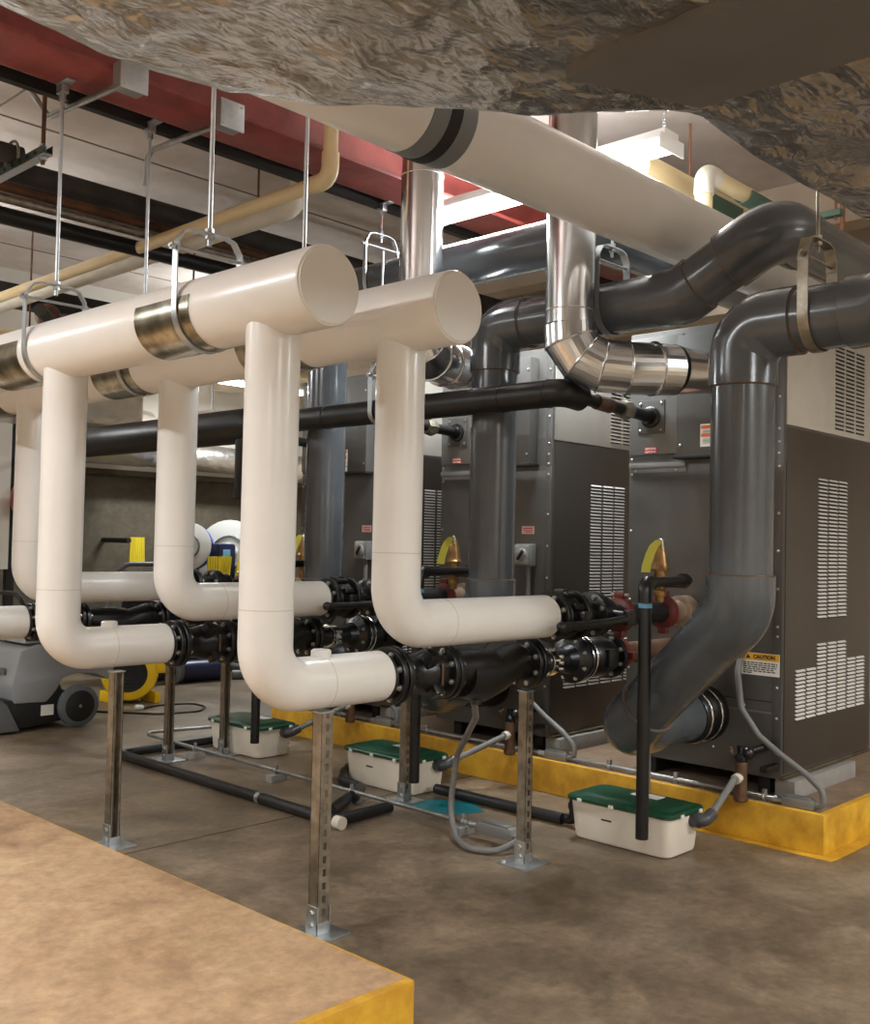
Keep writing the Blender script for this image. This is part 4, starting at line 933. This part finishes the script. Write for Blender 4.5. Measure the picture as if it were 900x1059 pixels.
# trapeze at upper left
tz = thing('trapeze_hanger', 'dark green slotted trapeze channel with rusty rod at upper left', 'hanger', (2.36, 5.9, 3.44))
MB().box((2.33, 5.0, 3.43), (2.375, 6.95, 3.435)).box((2.33, 5.0, 3.435), (2.333, 6.95, 3.475)).box((2.372, 5.0, 3.435), (2.375, 6.95, 3.475)).build('channel', 'darkgreen', tz)
for k in range(14): MB().cyl((2.326, 5.10+k*0.09, 3.453), (2.331, 5.10+k*0.09, 3.453), 0.010, seg=12).build('hole', 'slot', tz)
MB().box((2.328, 5.0, 3.4265), (2.377, 6.95, 3.4305)).build('pale_edge', 'galv', tz)
for yy in (5.06, 6.9):
    MB().cyl((2.352, yy, 3.39), (2.352, yy, 4.49), 0.011, seg=10).build('rod', 'rust', tz)
    MB().lathe((2.352, yy, 3.41), (0, 0, 1), [(0, 0.02), (0.015, 0.02)], 6).lathe((2.352, yy, 3.476), (0, 0, 1), [(0, 0.02), (0.015, 0.02)], 6).build('nut', 'galv', tz)
MB().tube([(2.352, 5.35, 3.46), (2.352, 5.35, 3.60), (2.352, 5.5, 3.60), (2.352, 5.5, 3.46)], 0.008, 8, R=0.07).build('u_bolt', 'strut', tz)
tag(MB().tube([(-3.5, 5.42, 3.53), (2.40, 5.42, 3.53)], 0.052, 20).build('ceiling_pipe', 'blackwrap'), 'short black pipe end resting on the green trapeze channel', 'pipe', og)
# rods holding the far pipes
for x, y, z0, l, m in ((4.75, 6.5, 3.68, 'rusty rod holding the black ceiling pipes left of grey drum', 'rust'), (5.35, 8.3, 3.2, 'thin dark rod hanging beyond the conduits', 'rust'), (4.25, 9.3, 3.3, 'thin rusty rod hanging above the far valve', 'rust')):
    simple('hanger_rod', l, 'rod', MB().cyl((x, y, z0), (x, y, 4.49), 0.009, seg=8).torus((x, y, z0), (0, 1, 0), 0.05, 0.008, 16, 6), m, 'thin rods under the ceiling')
# far valve
vt = thing('gate_valve', 'dark gate valve with handwheel on beige pipe behind the left hangers', 'valve', (4.05, 8.3, 3.2))
MB().tube([(3.55, 7.6, 3.22), (4.3, 8.6, 3.22)], 0.05, 18).build('body', 'blackwrap', vt)
MB().sphere((3.95, 8.15, 3.22), 0.13, (1, 1, 0.9)).sphere((3.78, 7.95, 3.26), 0.10).sphere((3.9, 8.05, 3.10), 0.09).build('bonnet', 'rust', vt)
MB().torus((4.35, 8.3, 3.40), (0.5, -0.6, 0.5), 0.10, 0.012, 20, 6).cyl((4.25, 8.35, 3.25), (4.35, 8.3, 3.40), 0.014, seg=8).build('handwheel', 'rust', vt)
simple('beige_pipe', 'beige pipe running on from the dark far valve', 'pipe', MB().tube([(4.25, 8.55, 3.22), (7.2, 8.9, 3.35)], 0.09, 20), 'beigepvc')
simple('beige_pipe', 'short beige pipe at left edge below the long beige pipe', 'pipe', MB().tube([(2.9, 8.2, 3.0), (3.7, 8.3, 3.1)], 0.08, 20), 'beigepvc')
simple('foil_wrap', 'crumpled silver foil wrapped box behind the leftmost hanger', 'duct', MB().box((2.7, 9.0, 2.55), (5.3, 9.7, 3.25), 0.08), 'foilsilver')
# right top: beige pipes, green rack, copper rods
rp = thing('beige_pipe', 'beige vertical pipe with elbow above the big white pipe', 'pipe', (5.6, 3.13, 3.4))
MB().tube([(5.6, 3.13, 3.39), (5.6, 3.13, 3.80), (9.3, 3.13, 3.80)], 0.052, 22, R=0.08).build('pipe', 'beigepvc', rp)
MB().tube([(5.6, 3.13, 3.66), (5.6, 3.13, 3.80), (5.74, 3.13, 3.80)], 0.06, 22, R=0.08).build('elbow', 'whitepipe', rp)
simple('beige_pipe', 'thick beige pipe right of the upper strip light', 'pipe', MB().tube([(5.4, 3.5, 3.86), (9.3, 3.5, 3.86)], 0.11, 24), 'beigepvc')
gr = thing('pipe_rack', 'green channel rack with saddles under the beige pipes', 'rack', (6.4, 3.2, 3.6))
MB().box((6.35, 2.6, 3.62), (6.41, 3.7, 3.66), 0.004).build('channel', 'greenstrut', gr)
for yy in (3.13, 3.5): MB().halfshell((6.1, yy, 3.80 if yy < 3.3 else 3.86), (6.6, yy, 3.80 if yy < 3.3 else 3.86), 0.06 if yy < 3.3 else 0.113, -190, 10, 0.006).build('saddle', 'greenstrut', gr)
for yy in (2.64, 3.68): MB().cyl((6.38, yy, 3.6), (6.38, yy, 4.49), 0.01, seg=8).build('rod', 'copper', gr)
for i, (x, y, z0) in enumerate(((7.0, 2.85, 3.3), (7.0, 2.45, 3.3))):
    simple('hanger_rod', ('copper coloured rod behind the grey pipe bend', 'copper coloured rod at right beyond the grey pipe')[i], 'rod', MB().cyl((x, y, z0), (x, y, 4.49), 0.018, seg=10), 'copper', 'copper rods at right')
for i, (y, z) in enumerate(((2.55, 3.9), (2.2, 3.62))):
    simple('white_conduit', ('curved white conduit left of the copper rod at right', 'curved white conduit at right edge above grey pipe')[i], 'conduit', MB().tube([(6.6, y, 4.45), (6.7, y-0.05, z+0.25), (6.9, y+0.08, z), (8.8, y+0.1, z-0.02)], 0.022, 12, R=0.2), 'whitepipe', 'white conduits at right')

# ================================================================== BACK OF THE ROOM
fd = simple('foil_duct', 'silver foil wrapped round duct along the back wall', 'duct', MB().tube([(2.0, 10.85, 2.66), (6.4, 10.85, 2.66)], 0.33, 30), 'foilsilver')
simple('insulated_pipe', 'lumpy white insulated pipe on the back wall ledge', 'pipe', MB().tube([(6.45, 11.0, 2.52), (9.2, 11.0, 2.48)], 0.17, 20), 'foilsilver')
wd = thing('white_duct', 'white sheet metal duct under the far bright light', 'duct', (7.3, 9.0, 2.6))
MB().box((5.9, 8.7, 2.58), (8.9, 9.1, 2.80), 0.006).build('duct', 'wallwhite', wd)
for xx in (6.0, 8.8): MB().cyl((xx, 8.9, 2.8), (xx, 8.9, 4.49), 0.01, seg=8).build('rod', 'galv', wd)
MB().box((6.35, 8.694, 2.66), (6.55, 8.699, 2.70)).build('label', 'labelyellow', wd, label='yellow strip label')
simple('brown_hose', 'brown hose looped over the white duct', 'hose', MB().tube([(6.65, 8.62, 2.55), (6.65, 8.6, 2.9), (6.75, 8.6, 3.05), (6.85, 8.62, 2.9), (6.88, 8.64, 2.62)], 0.022, 12, R=0.1), 'rust')
# floor polisher discs and cords
def pad_disc(label, x, y, z, r):
    t = thing('polisher_head', label, 'floor polisher', (x, y, z-r), 'round polisher heads at the back')
    MB().lathe((x, y, z), (-0.78, -0.6, 0.15), [(0.0, r*0.2), (0.02, r*0.95), (0.05, r), (0.055, r*0.95), (0.06, r*0.3), (0.10, r*0.25)], 32).build('disc', 'paleplastic', t)
    MB().lathe((x, y, z), (-0.78, -0.6, 0.15), [(-0.07, r*0.8), (-0.065, r*0.98), (-0.005, r*0.98), (0, r*0.7)], 32).build('brush', 'bluepaint', t)
    MB().torus(V((x, y, z))+V((-0.78, -0.6, 0.15))*0.07, (-0.78, -0.6, 0.15), r*0.5, 0.012, 20, 6).build('rim', 'machdark', t)
    return t
pad_disc('pale round polisher head with blue brush edge, tilted, by the yellow cord', 7.25, 10.3, 1.33, 0.40)
pad_disc('pale round polisher head half hidden behind a white riser', 6.72, 10.35, 1.40, 0.28)
pm = thing('floor_polisher', 'dark blue floor polisher body with pale emblem and yellow cord', 'floor polisher', (7.0, 10.1, 0))
MB().box((6.88, 9.98, 0.85), (7.12, 10.22, 1.45), 0.04).build('motor', 'darkblue', pm)
MB().box((6.93, 9.972, 1.26), (7.03, 9.98, 1.38), 0.003).build('emblem', 'paleblue', pm)
MB().cyl((7.0, 10.1, 0.04), (7.0, 10.1, 0.9), 0.03).build('handle', 'machblack', pm)
MB().lathe((7.0, 10.1, 0.0), (0, 0, 1), [(0, 0.26), (0.1, 0.26), (0.2, 0.12)], 28).build('base', 'machblack', pm)
cdm = MB()
for k in range(5): cdm.tube([(6.72+0.035*k, 9.95, 1.30), (6.70+0.035*k, 9.93, 1.05), (6.82+0.035*k, 9.93, 0.80), (6.90+0.03*k, 9.95, 1.3)], 0.014, 8, R=0.06)
for k in range(5): cdm.tube([(7.18+0.03*k, 9.95, 1.38), (7.12+0.03*k, 9.93, 1.1), (7.05+0.03*k, 9.93, 0.85), (7.16+0.03*k, 9.95, 1.36)], 0.014, 8, R=0.06)
cdm.build('cord', 'yellowcord', pm)
yc = thing('cord_hank', 'hank of yellow cord on a peg left of the tall white riser', 'cord', (6.15, 10.9, 1.2))
mb = MB()
for k in range(5): mb.tube([(6.27+0.025*k, 10.88, 1.50), (6.25+0.025*k, 10.86, 1.18), (6.33+0.025*k, 10.86, 1.18), (6.33+0.025*k, 10.88, 1.5)], 0.014, 8, R=0.05)
mb.build('cord', 'yellowcord', yc)
MB().cyl((6.2, 10.8, 1.46), (6.2, 11.4, 1.46), 0.03, seg=12).build('peg', 'machblack', yc)
ch = thing('machine_handle', 'black cleaning machine with grey hoop handle behind the left stub', 'cleaning machine', (5.7, 9.6, 0))
MB().prism([(5.5, 0.05), (6.5, 0.05), (6.55, 0.9), (6.3, 1.12), (5.9, 1.15), (5.7, 0.95)], 9.5, 10.0, 'xz', 0.04).build('body', 'machblack', ch)
MB().tube([(5.35, 9.7, 0.3), (5.35, 9.7, 1.08), (5.55, 9.7, 1.22), (5.95, 9.7, 1.22)], 0.025, 14, R=0.15).build('hoop', 'machdark', ch)
MB().box((5.85, 9.46, 1.10), (6.25, 9.5, 1.14), 0.01).build('trim', 'redtank', ch)
for k in range(2):
    for s in (9.52, 9.98): MB().lathe((5.7+0.6*k, s-0.02, 0.09), (0, 1, 0), [(0, 0.09), (0.04, 0.09)], 20).build('wheel', 'tyre', ch)
rt = thing('red_tank', 'dark red tank at the left edge beside the white board', 'tank', (4.5, 10.0, 1.65))
MB().sphere((4.66, 10.1, 1.86), 0.17, (1, 1, 1.25)).build('shell', 'redtank', rt)
MB().tube([(4.66, 10.1, 2.02), (4.66, 10.1, 2.25), (4.66, 10.42, 2.25)], 0.03, 14, R=0.06).build('pipe', 'machblack', rt)
simple('wall_board', 'tall white board at the left edge of view', 'board', MB().box((3.7, 10.28, 1.15), (4.56, 10.33, 2.75), 0.005), 'wallwhite')
simple('shelf_post', 'dark post beside the white board', 'post', MB().box((4.60, 10.4, 0), (4.68, 10.48, 3.0), 0.004), 'machblack')

# carpet extractor
ex = thing('carpet_extractor', 'grey wheeled carpet cleaning machine on the floor at left', 'cleaning machine', (3.95, 7.95, 0), None)
y0, y1 = 7.66, 8.25
MB().prism([(3.48, 0.22), (3.74, 0.21), (3.82, 0.30), (3.86, 0.385), (4.0, 0.42), (4.14, 0.40), (4.26, 0.34), (4.34, 0.52), (4.30, 0.66), (3.66, 0.66), (3.52, 0.62), (3.46, 0.36)], y0, y1, 'xz', 0.025).build('tank', 'machgrey', ex)
MB().prism([(3.55, 0.665), (4.28, 0.665), (4.22, 0.86), (3.95, 0.95), (3.62, 0.90)], y0+0.02, y1-0.02, 'xz', 0.03).build('hood', 'machgrey', ex)
MB().prism([(3.30, 0.03), (3.62, 0.03), (4.02, 0.07), (4.02, 0.24), (3.84, 0.31), (3.66, 0.23), (3.42, 0.25), (3.34, 0.18)], y0+0.02, y1-0.02, 'xz', 0.012).build('base', 'machblack', ex)
MB().prism([(3.26, 0.02), (3.52, 0.02), (3.5, 0.06), (3.42, 0.22), (3.32, 0.30), (3.28, 0.2)], y0-0.03, y1+0.03, 'xz', 0.01).build('brush_guard', 'machdark', ex)
MB().box((3.70, y0+0.012, 0.11), (3.80, y0+0.02, 0.19)).build('label', 'labelwhite', ex, label='small white label')
for s in (y0-0.045, y1-0.03):
    wh = MB().lathe((3.99, s, 0.165), (0, 1, 0), [(0, 0.135), (0.012, 0.162), (0.06, 0.162), (0.075, 0.14)], 36).build('wheel', 'tyre', ex)
    MB().lathe((3.99, s-0.004, 0.165), (0, 1, 0), [(0, 0.116), (0.004, 0.122), (0.03, 0.124), (0.085, 0.1)], 30).build('hub', 'machblack', wh)
    MB().lathe((3.99, s-0.008, 0.165), (0, 1, 0), [(0, 0.012), (0.02, 0.016)], 12).build('axle_cap', 'bolt', wh)
MB().tube([(3.6, y0+0.05, 0.88), (3.5, y0+0.05, 1.05), (3.5, y1-0.05, 1.05), (3.6, y1-0.05, 0.88)], 0.018, 12, R=0.06).build('handle', 'machblack', ex)
MB().box((3.455, 7.8, 0.43), (3.47, 8.1, 0.48), 0.004).build('emblem', 'machdark', ex)
# yellow blower
yb = thing('air_blower', 'yellow snail shaped air blower on the floor behind the left post', 'blower', (4.98, 8.5, 0))
ax = V((-0.55, -0.83, 0.0)); c = V((4.93, 8.5, 0.27))
MB().lathe(c-ax*0.15, ax, [(0, 0.18), (0.02, 0.235), (0.06, 0.25), (0.24, 0.25), (0.28, 0.235), (0.30, 0.17)], 36).build('housing', 'yellowbody', yb)
MB().obox(c+V((0.16, -0.10, 0.13)), (0.30, 0.24, 0.26), Matrix.Rotation(math.atan2(-0.55, 0.83), 4, 'Z'), 0.03).build('outlet', 'yellowbody', yb)
gl = MB().lathe(c+ax*0.145, ax, [(0, 0.165), (0.012, 0.16), (0.013, 0.0)], 30)
gl.build('intake', 'machblack', yb)
gm = MB()
for rr in (0.04, 0.075, 0.11, 0.145): gm.torus(c+ax*0.162, ax, rr, 0.004, 24, 5)
gm.build('grille', 'machblack', yb)
for s in (-0.16, 0.16): MB().box((c.x+s-0.03, c.y-0.14-s*0.5, 0.0), (c.x+s+0.03, c.y+0.12-s*0.5, 0.10), 0.01).build('foot', 'yellowbody', yb)
# cable, blue roller
cb = thing('power_cable', 'black power cable looped on the floor in front of the yellow blower', 'cable', (4.9, 7.9, 0))
MB().tube([(4.35, 8.25, 0.008), (4.55, 7.98, 0.008), (4.75, 7.72, 0.008), (5.1, 7.62, 0.008), (5.28, 7.8, 0.008), (5.3, 8.05, 0.008), (4.98, 8.12, 0.008), (4.8, 8.05, 0.008)], 0.009, 10, R=0.12).build('cord', 'machblack', cb)
MB().lathe((4.8, 8.05, 0.02), (-1, -0.1, 0.1), [(0, 0.02), (0.06, 0.025), (0.08, 0.018)], 12).build('plug', 'paleplastic', cb)
br = thing('blue_roller', 'dark blue cylinder between two grey discs on the far floor', 'roller', (6.15, 9.3, 0))
MB().cyl((5.95, 9.3, 0.12), (6.4, 9.25, 0.12), 0.11, seg=24).build('drum', 'darkblue', br)
for x in (5.9, 6.4): MB().lathe((x, 9.3, 0.135), (1, -0.1, 0), [(0, 0.10), (0.01, 0.135), (0.05, 0.135), (0.06, 0.1)], 26).build('disc', 'machdark', br)
MB().tube([(5.6, 9.3, 0.1), (5.9, 9.3, 0.12)], 0.04, 12).build('axle', 'machblack', br)
simple('grey_hose', 'coiled dark grey hose beside the blue roller', 'hose', MB().tube([(6.55, 9.2, 0.05), (6.9, 9.0, 0.05), (7.15, 9.2, 0.05), (6.95, 9.5, 0.05), (6.6, 9.45, 0.12)], 0.05, 14, R=0.14), 'machdark')
